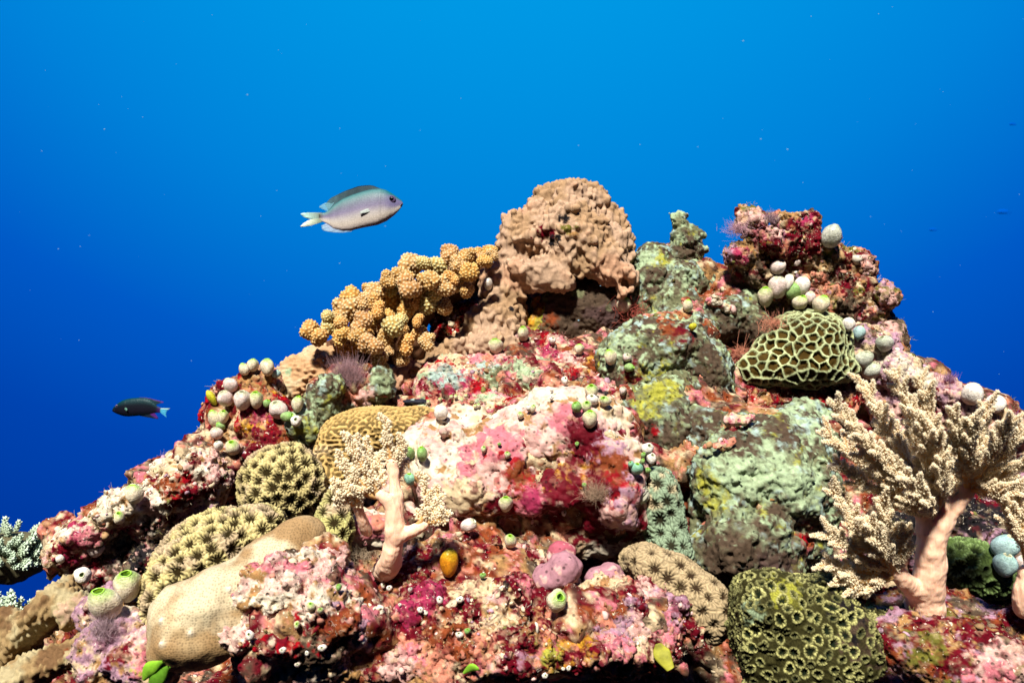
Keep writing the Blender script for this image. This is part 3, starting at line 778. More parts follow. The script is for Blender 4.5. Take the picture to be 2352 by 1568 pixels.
# oyster like shell on the sponge ridge and crusts on the sponges
for bl, lab, base in (([(1662, 702, .955, 38, 12, 10, 28), (1640, 690, .95, 20, 14, 10)], 'bleached white shell with a pink edge lying on the sponge ridge', 'white'),
                      ([(1732, 975, .765, 40, 17, 10, -4)], 'oval pink and white crust patch at the top of the largest sponge boulder', 'palepink'),
                      ([(1672, 1028, .755, 38, 13, 10, -8)], 'long pink crust patch in the middle of the largest sponge boulder', 'salmon')):
    c = ell(bl[0])[0]
    U, W, D = project(np.concatenate(SURF_V)) if False else (None, None, None)
    V, F = blobs_mesh(bl, .001, .006, ((.0035, .012, 3, 351), (.001, .004, 2, 352)))
    # settle it on the surface behind it
    sv, sn = np.concatenate(SURF_V), np.concatenate(SURF_N)
    i = front(sv, sn, bl[0][0], bl[0][1])
    V[:, 1] += sv[i, 1] - c[1] + .001
    N = vnormals(V, F)
    col = paint(V, base, (('cream', .008, .1, .1, 3), ('pink', .007, .3, .1, 3), ('rust', .008, .5, .06, 3)), (), 35, N)
    solid('shell' if 'shell' in lab else 'crust_patch', V, F, M_ROCK, col, lab, 'shell' if 'shell' in lab else 'coralline algae')

# ------------------------------------------------------------------ yellow branching coral
def make_lobe(seed, knobs):
    rng = np.random.default_rng(seed)
    bl = [(1176, 784, 1, 30, 27, 30)]
    for q in range(knobs):
        a = rng.uniform(0, 6.28)
        r = rng.uniform(19, 30)
        bl.append((1176 + r * math.cos(a), 784 + r * math.sin(a) * .8, 1 - rng.uniform(.0, .012), rng.uniform(18, 26), rng.uniform(18, 25), 22))
    V, F = blobs_mesh(bl, .0010, .006, ((.001, .012, 2, seed),))
    V = V - P(1176, 784, 1)
    N = vnormals(V, F)
    f1, e, ang, own = cells(V, N, .0054, seed, .0008)
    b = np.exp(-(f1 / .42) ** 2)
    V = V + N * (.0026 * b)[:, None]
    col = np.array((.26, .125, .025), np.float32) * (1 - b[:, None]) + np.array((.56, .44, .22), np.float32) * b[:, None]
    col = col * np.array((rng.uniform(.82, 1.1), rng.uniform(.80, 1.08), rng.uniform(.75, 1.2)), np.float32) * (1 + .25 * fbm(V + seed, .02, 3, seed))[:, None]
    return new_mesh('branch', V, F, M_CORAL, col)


LOBES = '''265,1220,75 385,1130,55 400,1200,70 320,1290,75 480,1280,70 540,1370,88 455,1150,50 490,1060,58 580,1000,80 540,1090,90 710,930,50 740,980,75 820,880,60 860,930,60 740,1045,66 880,1030,92
760,1100,60 960,1090,72 1000,780,88 1110,745,60 940,870,75 990,930,85 1060,960,58 1150,860,78 1210,770,80 1275,690,68 1250,920,72 1340,765,62 1400,685,60 1450,820,70 1370,840,70 1420,940,62 1335,920,48 1500,735,56
1565,660,60 1490,680,45 1540,720,52 1130,1050,82 1260,1080,60 640,1190,76 630,1270,64 775,1210,62 880,1220,82 945,1230,50 710,1350,76 800,1300,66 775,1440,66 780,1510,58 960,1345,70 940,1450,52 1050,1170,46 1080,1260,62
1125,1330,60 840,1390,36 690,1275,50 1595,690,42 650,1030,60 850,1150,60 1040,1040,60 1180,960,60 1300,850,55 700,1170,60 590,1200,50 930,1160,60 480,1180,60'''.split()
root = link('branching_coral', None, None, P(950, 850, 1.02).tolist())
tag(root, 'yellow cauliflower shaped branching coral left of the summit', 'coral')
lobe_meshes = [make_lobe(400 + q, 2 + q % 4) for q in range(7)]
rl = random.Random(4)
base_pt = Vector(P(960, 800, 1.06).tolist())
root_loc = Vector(root.location)
stem_mat = coat('coral_stem', .004, .25, .5, .0008, .8, .2)
stems_V, stems_F = [], []


def tube(pts, rad, seg=10, cap=True, wob=0.0, rng=None):
    pts = [np.array(p, np.float32) for p in pts]
    n = len(pts)
    V, F = [], []
    prev = None
    for i in range(n):
        t = pts[min(i + 1, n - 1)] - pts[max(i - 1, 0)]
        t = t / (np.linalg.norm(t) + 1e-9)
        if prev is None:
            ref = np.array((0, 0, 1.0)) if abs(t[2]) < .9 else np.array((1.0, 0, 0))
            a = np.cross(t, ref)
        else:
            a = prev - t * np.dot(prev, t)
        a = a / (np.linalg.norm(a) + 1e-9)
        prev = a
        b = np.cross(t, a)
        for q in range(seg):
            th = 2 * math.pi * q / seg
            r = rad[i] * (1 + (wob * rng.uniform(-1, 1) if wob else 0))
            V.append(pts[i] + r * (math.cos(th) * a + math.sin(th) * b))
    for i in range(n - 1):
        for q in range(seg):
            F.append((i * seg + q, i * seg + (q + 1) % seg, (i + 1) * seg + (q + 1) % seg, (i + 1) * seg + q))
    if cap:
        V.append(pts[-1] + (pts[-1] - pts[-2]) / (np.linalg.norm(pts[-1] - pts[-2]) + 1e-9) * rad[-1] * .7)
        tip = len(V) - 1
        o = (n - 1) * seg
        for q in range(seg):
            F.append((o + q, o + (q + 1) % seg, tip, tip))
    return np.array(V, np.float32), np.array(F, np.int64)


def smooth_path(pts, n=6):
    """Catmull-Rom through (x, y, z, r) rows."""
    p = np.array(pts, np.float32)
    p = np.vstack([2 * p[0] - p[1], p, 2 * p[-1] - p[-2]])
    out = []
    for i in range(1, len(p) - 2):
        for q in range(n):
            t = q / n
            out.append(.5 * (2 * p[i] + (p[i + 1] - p[i - 1]) * t + (2 * p[i - 1] - 5 * p[i] + 4 * p[i + 1] - p[i + 2]) * t * t + (3 * p[i] - p[i - 1] - 3 * p[i + 1] + p[i + 2]) * t ** 3))
    out.append(p[-2])
    return np.array(out)


def merge(parts):
    Vs, Fs, o = [], [], 0
    for V, F in parts:
        Vs.append(V)
        Fs.append(F + o)
        o += len(V)
    return np.concatenate(Vs), np.concatenate(Fs)


def quads_to_mesh(name, V, F, mat, col=None):
    """Quads whose last two corners coincide become triangles."""
    faces = [tuple(f[:3]) if f[2] == f[3] else tuple(f) for f in F.tolist()]
    return new_mesh(name, V, faces, mat, col)


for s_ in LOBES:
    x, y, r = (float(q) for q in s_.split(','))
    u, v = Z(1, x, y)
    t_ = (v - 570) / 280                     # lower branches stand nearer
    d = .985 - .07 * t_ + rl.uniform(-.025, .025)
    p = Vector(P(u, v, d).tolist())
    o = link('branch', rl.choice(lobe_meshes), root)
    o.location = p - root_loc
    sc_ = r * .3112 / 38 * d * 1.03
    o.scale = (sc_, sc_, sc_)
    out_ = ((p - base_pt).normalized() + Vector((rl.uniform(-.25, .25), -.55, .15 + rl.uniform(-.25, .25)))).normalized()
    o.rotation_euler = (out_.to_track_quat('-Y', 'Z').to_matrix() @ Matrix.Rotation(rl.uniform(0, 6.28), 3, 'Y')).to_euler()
V, F = blobs_mesh([(790, 800, .99, 85, 42, 36, -25), (860, 770, 1.0, 95, 52, 40, -30), (940, 710, 1.02, 105, 52, 42, -35), (1040, 650, 1.04, 70, 46, 40, -30), (930, 790, .985, 60, 45, 36), (1090, 620, 1.05, 40, 36, 34)], .0018, .014, ((.006, .03, 2, 431), (.003, .012, 2, 432)))
V = V - np.array(root_loc, np.float32)
link('dark_core', new_mesh('dark_core', V, F, stem_mat, np.tile(np.array((.085, .034, .014), np.float32), (len(V), 1))), root)  # core mass coloured dark for the shadows between the branches

# ------------------------------------------------------------------ blue green bushy corals at the far left
def finger(seed, L=.03, r=.0042):
    rng = np.random.default_rng(seed)
    parts = [tube([(0, 0, 0), (0, 0, L * .5), (0, 0, L)], [r, r * .9, r * .45], 7)]
    for q in range(26):
        z = L * (.15 + .8 * q / 26)
        a = q * 2.4
        rr = r * (1 - .4 * z / L)
        c = np.array((math.cos(a) * rr, math.sin(a) * rr, z))
        dr = np.array((math.cos(a) * .75, math.sin(a) * .75, .8)) * r * .75
        parts.append(tube([c, c + dr * .6, c + dr], [r * .36, r * .32, r * .16], 5))
    return merge(parts)


for (u0, v0, d0, R, n, lab, sd) in ((18, 1250, 1.10, 112, 120, 'upper bush of pale green branching coral at the left edge', 1), (-5, 1420, .98, 118, 110, 'lower pale green branching coral behind the plate coral at the left edge', 2)):
    rng = np.random.default_rng(sd)
    root = link('bushy_coral', None, None, P(u0, v0 + R * .4, d0).tolist())
    tag(root, lab, 'coral')
    rl0 = np.array(root.location, np.float32)
    V, F = blobs_mesh([(u0 - 8, v0 + R * .25, d0, R * .95, R * .50, R * .6)], .003, .01, ((.004, .02, 2, 5),))
    link('base', new_mesh('base', V - rl0, F, stem_mat, np.tile(np.array((.07, .06, .03), np.float32), (len(V), 1))), root)
    fm = []
    for q in range(3):
        V, F = finger(q + sd * 5)
        z = V[:, 2:3] / V[:, 2].max()
        fm.append(quads_to_mesh('branch', V, F, M_CORAL, np.array((.17, .20, .12), np.float32) * (1 - z) + np.array((.42, .50, .38), np.float32) * z))
    c0 = Vector(P(u0 - 8, v0 + R * .25, d0).tolist())
    for q in range(n):
        a = math.radians(rng.uniform(-25, 205))
        b = math.radians(rng.uniform(-15, 75))          # towards the camera
        dr = Vector((math.cos(a) * math.cos(b), -math.sin(b), math.sin(a) * math.cos(b) * .8)).normalized()
        s = S(d0) * R
        o = link('branch', fm[q % 3], root)
        o.location = c0 + Vector((dr.x * s * .78, dr.y * s * .55, dr.z * s * .45)) - Vector(rl0.tolist())
        o.rotation_euler = (dr + Vector((.25, 0, .35))).to_track_quat('Z', 'Y').to_euler()
        k_ = rng.uniform(.55, .95)
        o.scale = (k_, k_, k_)
# ------------------------------------------------------------------ the reef body that all of it grows on, filling the clefts between the lumps
REEFSKIN = (('maroon', .035, -.15, .15, 5), ('brown', .03, .15, .2, 4), ('cream', .016, .30, .12, 5), ('pink', .018, .42, .1, 5), ('rust', .02, .35, .12, 4), ('salmon', .012, .50, .1, 4))
fill = [(b[0], b[1], b[2] + .013, b[3] * .85, b[4] * .85, (b[5] if len(b) > 5 and b[5] else min(b[3], b[4])) * .85) + tuple(b[6:7]) for b in BLOBS if b[3] > 40 and not (1150 < b[0] < 1460 and b[1] < 780)]
rock('reef', [(1310, 820, 1.10, 130, 240, 110), (1000, 930, 1.08, 250, 150, 110), (1640, 880, 1.08, 310, 170, 110), (1840, 800, 1.10, 130, 190, 90),
              (690, 1200, 1.02, 260, 210, 120), (1300, 1350, 1.05, 820, 400, 440), (1110, 690, 1.10, 60, 60, 50), (2030, 1190, 1.03, 330, 310, 160), (2260, 1150, 1.06, 200, 190, 130),
              (330, 1500, .98, 230, 250, 140), (1250, 1960, .95, 1300, 420, 400), (520, 1720, .84, 430, 190, 170), (1250, 1690, .82, 500, 130, 200), (2000, 1710, .84, 450, 190, 170)] + fill,
     .0034, 'tan', REEFSKIN, (), None, None, k=.034, noise=((.010, .06, 2, 3), (.007, .024, 2, 4), (.003, .010, 2, 6)), seed=3, kind='structure', fine=.0008, ridge=.0015)

# ------------------------------------------------------------------ surfaces everything below is set on
SV, SN = np.concatenate(SURF_V), np.concatenate(SURF_N)
ROCK_RANGE, o_ = [], 0
for v_, k_ in zip(SURF_V, SURF_K):
    if k_ == 'rock_crust':
        ROCK_RANGE.append((o_, o_ + len(v_)))
    o_ += len(v_)
SU, SW, SD = project(SV)
SVIS = np.einsum('ij,ij->i', SN, CAM - SV) > 0


def hit(u, v, rad=5):
    """First surface point seen along the ray through (u, v): position and normal, or None."""
    for r in (rad, rad * 2.5):
        m = np.nonzero((np.abs(SU - u) < r) & (np.abs(SW - v) < r) & SVIS)[0]
        if len(m):
            i = m[np.argmin(SD[m])]
            return SV[i], SN[i]
    return None


def ico(sub):
    import bmesh
    bm = bmesh.new()
    bmesh.ops.create_icosphere(bm, subdivisions=sub, radius=1)
    V = np.array([v.co[:] for v in bm.verts], np.float32)
    F = np.array([[v.index for v in f.verts] for f in bm.faces], np.int64)
    bm.free()
    return V, F


ICO1, ICO2 = ico(1), ico(2)

# ------------------------------------------------------------------ sea squirts
def squirt_mat(name, body, top, dot, topfrom=.55):
    m, t, bs, out = nt(name)
    tc = nd(t, 'ShaderNodeTexCoord').outputs['Object']
    z = nd(t, 'ShaderNodeSeparateXYZ', {0: tc}).outputs['Z']
    n = nd(t, 'ShaderNodeTexNoise', {'Vector': tc, 'Scale': 3.0, 'Detail': 3.0}).outputs['Fac']
    z2 = nd(t, 'ShaderNodeMath', {0: z, 1: nd(t, 'ShaderNodeMath', {0: n, 1: .35}, operation='MULTIPLY').outputs[0]}, operation='ADD').outputs[0]
    f = nd(t, 'ShaderNodeMapRange', {'Value': z2, 'From Min': topfrom + .30, 'From Max': 1.22}).outputs['Result']
    col = mixc(t, f, body, top)
    v = nd(t, 'ShaderNodeTexVoronoi', {'Vector': tc, 'Scale': 13.0, 'Randomness': .7}).outputs['Distance']
    d = nd(t, 'ShaderNodeMapRange', {'Value': v, 'From Min': .14, 'From Max': .31, 'To Min': .75, 'To Max': 0.0}).outputs['Result']
    col = mixc(t, d, col, dot)
    n3 = nd(t, 'ShaderNodeTexNoise', {'Vector': tc, 'Scale': 5.0, 'Detail': 4.0, 'Roughness': .7}).outputs['Fac']
    r = nd(t, 'ShaderNodeMapRange', {'Value': n3, 'From Min': .3, 'From Max': .7, 'To Min': .55, 'To Max': 1.25}).outputs['Result']
    c = nd(t, 'ShaderNodeVectorMath', {0: col}, operation='SCALE')
    t.links.new(r, c.inputs['Scale'])
    t.links.new(c.outputs[0], bs.inputs['Base Color'])
    b = nd(t, 'ShaderNodeBump', {'Height': v, 'Strength': .35, 'Distance': .0012})
    t.links.new(b.outputs[0], bs.inputs['Normal'])
    bs.inputs['Roughness'].default_value = .42
    bs.inputs['Specular IOR Level'].default_value = .22
    bs.inputs['Subsurface Weight'].default_value = .25
    bs.inputs['Subsurface Radius'].default_value = (.006, .005, .003)
    bs.inputs['Subsurface Scale'].default_value = .6
    return m


def lathe(prof, seg, seed, wob=.085):
    rng = np.random.default_rng(seed)
    ph = rng.uniform(0, 6.28, 4)
    V, F = [], []
    bend = rng.uniform(-.13, .13, 2)
    for i, (r, z) in enumerate(prof):
        for q in range(seg):
            a = 2 * math.pi * q / seg
            w = 1 + wob * (math.sin(2 * a + ph[0] + 2 * z) + .7 * math.sin(3 * a + ph[1] - 3 * z) + .4 * math.sin(5 * a + ph[2] + 4 * z))
            V.append((r * w * math.cos(a) + bend[0] * z * z, r * w * math.sin(a) + bend[1] * z * z, z))
    n = len(prof)
    for i in range(n - 1):
        for q in range(seg):
            F.append((i * seg + q, i * seg + (q + 1) % seg, (i + 1) * seg + (q + 1) % seg, (i + 1) * seg + q))
    return np.array(V, np.float32), np.array(F, np.int64)


BODY = [(.06, -.10), (.22, -.04), (.33, .07), (.41, .22), (.455, .40), (.46, .55), (.425, .70), (.355, .82), (.27, .91), (.19, .965), (.150, .985)]
THROAT = [(.152, .975), (.158, 1.0), (.142, 1.008), (.126, .985), (.118, .93), (.105, .85), (.06, .77), (.005, .75)]
THROAT_BIG = [(.19, .955), (.20, .985), (.18, .995), (.16, .96), (.15, .90), (.13, .80), (.08, .70), (.005, .68)]
GREEN, DKGREEN = (.16, .36, .012), (.045, .12, .008)
SQ_MATS = {
    'pale': squirt_mat('pale_tunic', (.58, .49, .36), (.20, .36, .05), (.15, .09, .06)),
    'lilac': squirt_mat('lilac_tunic', (.58, .46, .42), (.30, .34, .16), (.20, .11, .10), .7),
    'white': squirt_mat('white_tunic', (.64, .58, .52), (.48, .46, .38), (.24, .14, .12), .8),
    'green': squirt_mat('green_tunic', (.22, .32, .12), (.15, .33, .06), (.08, .12, .03)),
    'teal': squirt_mat('teal_tunic', (.20, .36, .27), (.16, .36, .22), (.06, .12, .09)),
    'blue': squirt_mat('pale_blue_tunic', (.26, .36, .36), (.24, .38, .33), (.10, .14, .14)),
    'orange': squirt_mat('orange_tunic', (.46, .17, .008), (.40, .31, .01), (.16, .05, .005), .5),
    'yellow': squirt_mat('yellow_tunic', (.40, .36, .02), (.42, .40, .02), (.20, .16, .01)),
    'grey': squirt_mat('grey_tunic', (.44, .44, .37), (.28, .32, .22), (.14, .13, .10)),
}


def throat_mat(name, rim, deep):
    m, t, bs, out = nt(name)
    z = nd(t, 'ShaderNodeSeparateXYZ', {0: nd(t, 'ShaderNodeTexCoord').outputs['Object']}).outputs['Z']
    f = nd(t, 'ShaderNodeMapRange', {'Value': z, 'From Min': .80, 'From Max': .96}).outputs['Result']
    t.links.new(mixc(t, f, deep, rim), bs.inputs['Base Color'])
    bs.inputs['Roughness'].default_value = .4
    return m


TH_MATS = {'green': throat_mat('green_throat', (.22, .42, .015), DKGREEN), 'pale': throat_mat('pale_throat', (.46, .44, .30), (.06, .10, .02)), 'orange': throat_mat('yellow_throat', (.42, .36, .02), (.30, .22, .01))}
_sq = {}


def squirt_meshes(kind, big, var):
    key = (kind, big, var)
    if key not in _sq:
        th = TH_MATS['pale' if kind in ('white', 'lilac', 'grey', 'blue') else 'orange' if kind in ('orange', 'yellow') else 'green']
        if kind == 'orange':
            th = TH_MATS['orange']
        V, F = lathe(BODY, 22, var * 7 + 3)
        V2, F2 = lathe(THROAT_BIG if big else THROAT, 22, var * 7 + 3, .085)
        _sq[key] = (new_mesh('body', V, F, SQ_MATS[kind]), new_mesh('siphon', V2, F2, th))
    return _sq[key]


def squirt(k, x, y, w, h, kind, lean, roll, label, big=False, d=None, cat='sea squirt'):
    u, v = Z(k, x, y) if k else (x, y)
    f = ZO[k][2] if k else 1.0
    w, h = w * f, h * f
    L0 = max(h, w * 1.02)
    hp = hit(u, v + .42 * h) or hit(u, v) or hit(u + .4 * w, v + .5 * h) or hit(u - .4 * w, v + .5 * h)
    if d is None:
        d = float(hp[0][1]) - .30 * w * S(float(hp[0][1])) if hp is not None else .95
    s = S(d)
    r, l = math.radians(roll), math.radians(lean)
    ax = Vector((math.sin(r) * math.cos(l), -math.sin(l), math.cos(r) * math.cos(l)))
    L = L0 * s * (1.02 if not lean else 1.0)
    base = Vector(P(u, v, d).tolist()) - ax * (L * .48)
    root = link('sea_squirt', None, None, base)
    root.rotation_euler = ax.to_track_quat('Z', 'Y').to_euler()
    wid = (w / .90) * s
    root.scale = (wid * (1 + .1 * math.sin(squirt.n * 2.3)), wid * (1 - .1 * math.sin(squirt.n * 2.3)), L)
    tag(root, label, cat, 'sea squirts growing on the reef')
    b, t_ = squirt_meshes(kind, big, squirt.n % 6)
    squirt.n += 1
    link('body', b, root)
    link('siphon', t_, root)
    return root


squirt.n = 0
SQ = [
    # left cluster on the red rock knob
    (4, 510, 415, 75, 85, 'pale', 10, -12, 'left sea squirt of the three crowning the red rock knob'),
    (4, 575, 385, 75, 90, 'pale', 10, 4, 'middle sea squirt of the three crowning the red rock knob'),
    (4, 685, 400, 112, 118, 'pale', 5, 4, 'right and largest sea squirt of the three crowning the red rock knob'),
    (4, 750, 450, 60, 52, 'blue', 10, 40, 'small pale blue sea squirt tucked between red rock knob and lumpy coral dome'),
    (4, 410, 530, 100, 100, 'lilac', 10, -15, 'pale sea squirt on the shoulder of the knob, above the yellow one'),
    (4, 375, 625, 112, 118, 'lilac', 25, -20, 'pinkish sea squirt directly right of the bright yellow one'),
    (4, 270, 625, 66, 112, 'yellow', 15, -25, 'bright yellow sea squirt on the left edge of the red rock knob'),
    (4, 500, 640, 125, 145, 'lilac', 25, 5, 'largest pinkish sea squirt in the middle of the red rock knob'),
    (4, 602, 640, 100, 125, 'pale', 25, 8, 'sea squirt with a greenish flank, pressed against the largest pinkish one'),
    (4, 760, 715, 135, 120, 'lilac', 35, -15, 'plump pinkish sea squirt above the drooping green one'),
    (4, 905, 670, 92, 118, 'pale', 15, 5, 'tall sea squirt at the foot of the small lumpy coral dome'),
    (4, 890, 797, 82, 84, 'white', 55, 0, 'white sea squirt with a round green mouth above the cream star coral'),
    (4, 295, 780, 92, 122, 'pale', 15, -10, 'grey green sea squirt low on the left edge of the knob'),
    (4, 357, 765, 82, 102, 'pale', 25, 10, 'sea squirt beside the low one on the left edge of the knob'),
    (4, 308, 888, 80, 86, 'lilac', 25, -10, 'lowest pale sea squirt under the green frill of the knob'),
    (4, 422, 995, 105, 98, 'pale', 35, 0, 'round speckled sea squirt alone below the red rock knob'),
    (4, 322, 978, 62, 74, 'white', 25, -10, 'faint small sea squirt left of the round speckled one'),
    (4, 825, 765, 80, 70, 'green', 20, 60, 'drooping green sea squirt below the plump pinkish one'),
    (4, 682, 668, 60, 40, 'green', 20, 30, 'flat green sea squirt between two pinkish ones'),
    (4, 338, 835, 64, 44, 'green', 20, -30, 'flat green sea squirt above the lowest pale one'),
    # left slope
    (7, 905, 292, 105, 118, 'pale', 5, 0, 'tan sea squirt standing on the skyline of the pale ledge'),
    (7, 800, 455, 78, 82, 'pale', 30, 10, 'small yellowish sea squirt on top of the pale ledge'),
    (7, 645, 665, 98, 82, 'lilac', 35, 10, 'flattened lilac sea squirt on the pink lip of the ledge'),
    (7, 553, 838, 110, 86, 'white', 60, 20, 'white sea squirt hanging under the pink lip of the ledge'),
    (7, 405, 730, 52, 60, 'white', 30, -10, 'tiny pale sea squirt at the left end of the pink lip'),
    (7, 708, 1025, 188, 222, 'pale', 22, -8, 'left one of the two large green topped sea squirts', True),
    (7, 865, 908, 170, 205, 'pale', 22, 8, 'right one of the two large green topped sea squirts', True),
    (7, 1682, 1245, 62, 62, 'white', 60, 0, 'little white sea squirt on the red patch right of the boulder coral'),
    # centre
    (5, 890, 242, 96, 108, 'pale', 20, -8, 'speckled sea squirt with a lime cap on the edge of the lumpy coral skirt'),
    (5, 1090, 152, 90, 108, 'pale', 20, -8, 'speckled sea squirt with a lime cap just below the yellow sponge'),
    (5, 1312, 205, 52, 56, 'white', 45, 20, 'small white sea squirt with a dark mouth below the purple sponge'),
    (5, 1508, 266, 66, 72, 'pale', 15, 0, 'small pale sea squirt between rubble slope and mint sponge boulder'),
    (5, 1740, 325, 92, 108, 'pale', 20, -12, 'speckled sea squirt on the left flank of the mint sponge boulder'),
    (5, 1860, 330, 60, 62, 'lilac', 50, 0, 'pinkish sea squirt above the oval green one on the mint sponge boulder'),
    (5, 1875, 402, 66, 62, 'green', 30, 70, 'oval green and white sea squirt lying on the mint sponge boulder'),
    (5, 1398, 497, 56, 54, 'white', 45, 0, 'small white sea squirt with a green mouth on the salmon rubble'),
    (5, 1303, 572, 24, 26, 'white', 40, 0, 'upper bead sized white sea squirt on the salmon rubble'),
    (5, 1303, 629, 32, 34, 'white', 50, 0, 'lower bead sized white sea squirt on the salmon rubble'),
    (5, 1600, 580, 100, 112, 'pale', 35, 0, 'topmost green mouthed sea squirt of the cluster above the pink rock'),
    (5, 1603, 642, 80, 84, 'white', 45, -15, 'white sea squirt in the middle of the cluster above the pink rock'),
    (5, 1560, 688, 84, 92, 'pale', 40, -5, 'green mouthed sea squirt low in the cluster above the pink rock'),
    (5, 1485, 692, 80, 82, 'green', 25, -20, 'greenish sea squirt leaning out left of the cluster above the pink rock'),
    (5, 1702, 650, 76, 78, 'pale', 45, -20, 'green mouthed sea squirt right of the cluster above the pink rock'),
    (5, 1830, 574, 56, 64, 'lilac', 30, 0, 'pale sea squirt at the corner of the rubble below the mint boulder'),
    (5, 1590, 782, 106, 128, 'pale', 22, 5, 'large speckled sea squirt on the right shoulder of the pink rock'),
    (5, 485, 732, 98, 104, 'white', 12, 0, 'white speckled sea squirt behind the ridged coral'),
    (5, 1165, 706, 48, 62, 'pale', 25, 5, 'right twin of two small sea squirts at the crest of the pink rock'),
    (5, 1134, 703, 42, 50, 'white', 20, -10, 'left twin of two small sea squirts at the crest of the pink rock'),
    (5, 1075, 757, 46, 52, 'pale', 30, 0, 'small sea squirt just left of the twins at the crest of the pink rock'),
    (5, 480, 640, 28, 30, 'pale', 25, 0, None), (5, 565, 621, 28, 30, 'pale', 25, 0, None), (5, 597, 621, 32, 34, 'pale', 25, 0, None), (5, 640, 645, 28, 30, 'pale', 25, 0, None), (5, 670, 614, 28, 30, 'pale', 25, 0, None),
    (5, 395, 660, 30, 30, 'pale', 25, 0, None), (5, 740, 690, 30, 30, 'pale', 25, 0, None), (5, 766, 685, 28, 28, 'pale', 25, 0, None),
    (5, 345, 1040, 86, 104, 'green', 22, -5, 'green capped sea squirt half sunk behind the small soft coral'),
    (5, 258, 1032, 62, 92, 'green', 22, -8, 'narrow green sea squirt touching the branches of the small soft coral'),
    (5, 800, 1005, 46, 54, 'pale', 35, 0, 'small yellowish sea squirt on the rose patch of the pink rock'),
    (5, 980, 1048, 46, 54, 'pale', 35, 0, 'small white and yellow sea squirt below the rose patch of the pink rock'),
    (5, 918, 970, 27, 28, 'green', 50, 0, 'pea sized green sea squirt in the middle of the rose patch'),
    (5, 1492, 968, 34, 34, 'green', 50, 0, 'pea sized green sea squirt on the dark red scar of the pink rock'),
    (5, 1545, 1271, 34, 36, 'green', 50, 0, 'pea sized green sea squirt beside the fuzzy grey tuft'),
    (5, 965, 1405, 96, 122, 'pale', 25, -4, 'speckled sea squirt with a lime mouth left of the magenta patch'),
    (5, 1393, 1475, 42, 44, 'white', 60, 0, 'small ring mouthed sea squirt inside the dark red hollow'),
    (5, 265, 1225, 80, 86, 'teal', 25, 0, 'round green sea squirt between the branches of the small soft coral'),
    (5, 2010, 1000, 90, 86, 'white', 45, 15, 'white dark mouthed sea squirt at the top of the bunch under the brown sponge'),
    (5, 2040, 1077, 82, 92, 'white', 40, 15, 'pale green rimmed sea squirt right of the bunch under the brown sponge'),
    (5, 1932, 1150, 82, 90, 'teal', 35, 0, 'teal sea squirt at the bottom of the bunch under the brown sponge'),
    (5, 1980, 1048, 40, 46, 'green', 35, 0, 'small green sea squirt in the centre of the bunch'),
    (5, 1974, 1095, 36, 50, 'green', 35, 0, 'slim green sea squirt under the small one in the centre of the bunch'),
    (5, 2015, 1162, 42, 44, 'green', 35, 0, 'small mossy sea squirt right of the teal one'),
    (5, 1890, 1115, 46, 46, 'teal', 35, -20, 'small teal sea squirt left of the teal one'),
    # lower rocks
    (8, 1245, 705, 132, 198, 'orange', 12, 8, 'orange sea squirt with a yellow top in the dark red hollow'),
    (8, 1675, 556, 82, 106, 'pale', 35, -4, 'lime mouthed sea squirt at the foot of the magenta patch'),
    (8, 2003, 972, 148, 158, 'pale', 45, 14, 'large round striped sea squirt with a wide green mouth', True),
    (8, 1375, 440, 96, 90, 'lilac', 20, 40, 'pale brownish sea squirt at the tip of the small soft coral'),
    (8, 815, 765, 50, 52, 'white', 55, -20, 'small white sea squirt just under the small soft coral stalk'),
    (8, 815, 890, 42, 44, 'white', 55, 0, 'small white sea squirt above the magenta crust'),
    (8, 965, 905, 32, 58, 'white', 40, 10, 'slender white sea squirt at the top of the magenta crust'),
    (8, 1172, 977, 50, 52, 'white', 60, 0, 'left one of two ring mouthed sea squirts below the orange one'),
    (8, 1315, 972, 50, 52, 'white', 60, 0, 'right one of two ring mouthed sea squirts below the orange one'),
    (8, 1033, 1045, 44, 46, 'white', 60, 0, 'small sea squirt at the right edge of the magenta crust'),
    (8, 630, 1265, 50, 68, 'white', 60, 0, 'oval white ring mouthed sea squirt on the dark red underside'),
    (8, 337, 1315, 56, 56, 'white', 60, 0, 'round white sea squirt at the lower rim of the dark red underside'),
    (8, 57, 1333, 46, 48, 'white', 60, 0, 'small white sea squirt below the tip of the boulder coral'),
    (8, 228, 1355, 32, 34, 'white', 60, 0, 'bead sized white sea squirt left of the round one at the lower rim'),
    (8, 160, 1435, 36, 40, 'lilac', 50, 0, 'bead sized lilac sea squirt in the bottom left shade'),
    (8, 770, 870, 40, 46, 'lilac', 55, 0, 'dull pink sea squirt left of the one above the magenta crust'),
    (8, 890, 1010, 24, 24, 'white', 55, 0, 'bead sized white sea squirt inside the magenta crust'),
    (8, 1480, 800, 42, 44, 'green', 40, 0, 'small mossy sea squirt on the cream rubble'),
    (8, 455, 885, 44, 50, 'green', 30, 0, 'greenish sea squirt on the white slope right of the boulder coral'),
    (8, 255, 1020, 60, 60, 'pale', 40, 0, 'pale green sea squirt in the middle of the white slope'),
    (8, 325, 1050, 44, 60, 'pale', 40, 0, 'slim yellowish sea squirt beside the pale green one on the white slope'),
    (8, 155, 1150, 50, 50, 'pale', 45, 0, 'small green mouthed sea squirt at the lower edge of the white slope'),
    (8, 1315, 1225, 50, 44, 'white', 40, 0, 'small bluish white sea squirt on the tan rubble'),
    (8, 1370, 1195, 44, 44, 'green', 40, 0, 'small green sea squirt beside the bluish white one on the tan rubble'),
    (9, 490, 1460, 36, 38, 'white', 55, 0, None), (9, 450, 1466, 26, 28, 'white', 55, 0, None), (9, 320, 1510, 46, 44, 'white', 55, 0, None),
    # right side
    (3, 540, 548, 100, 100, 'lilac', 20, 5, 'pinkish sea squirt standing above the main bunch on the rock tower'),
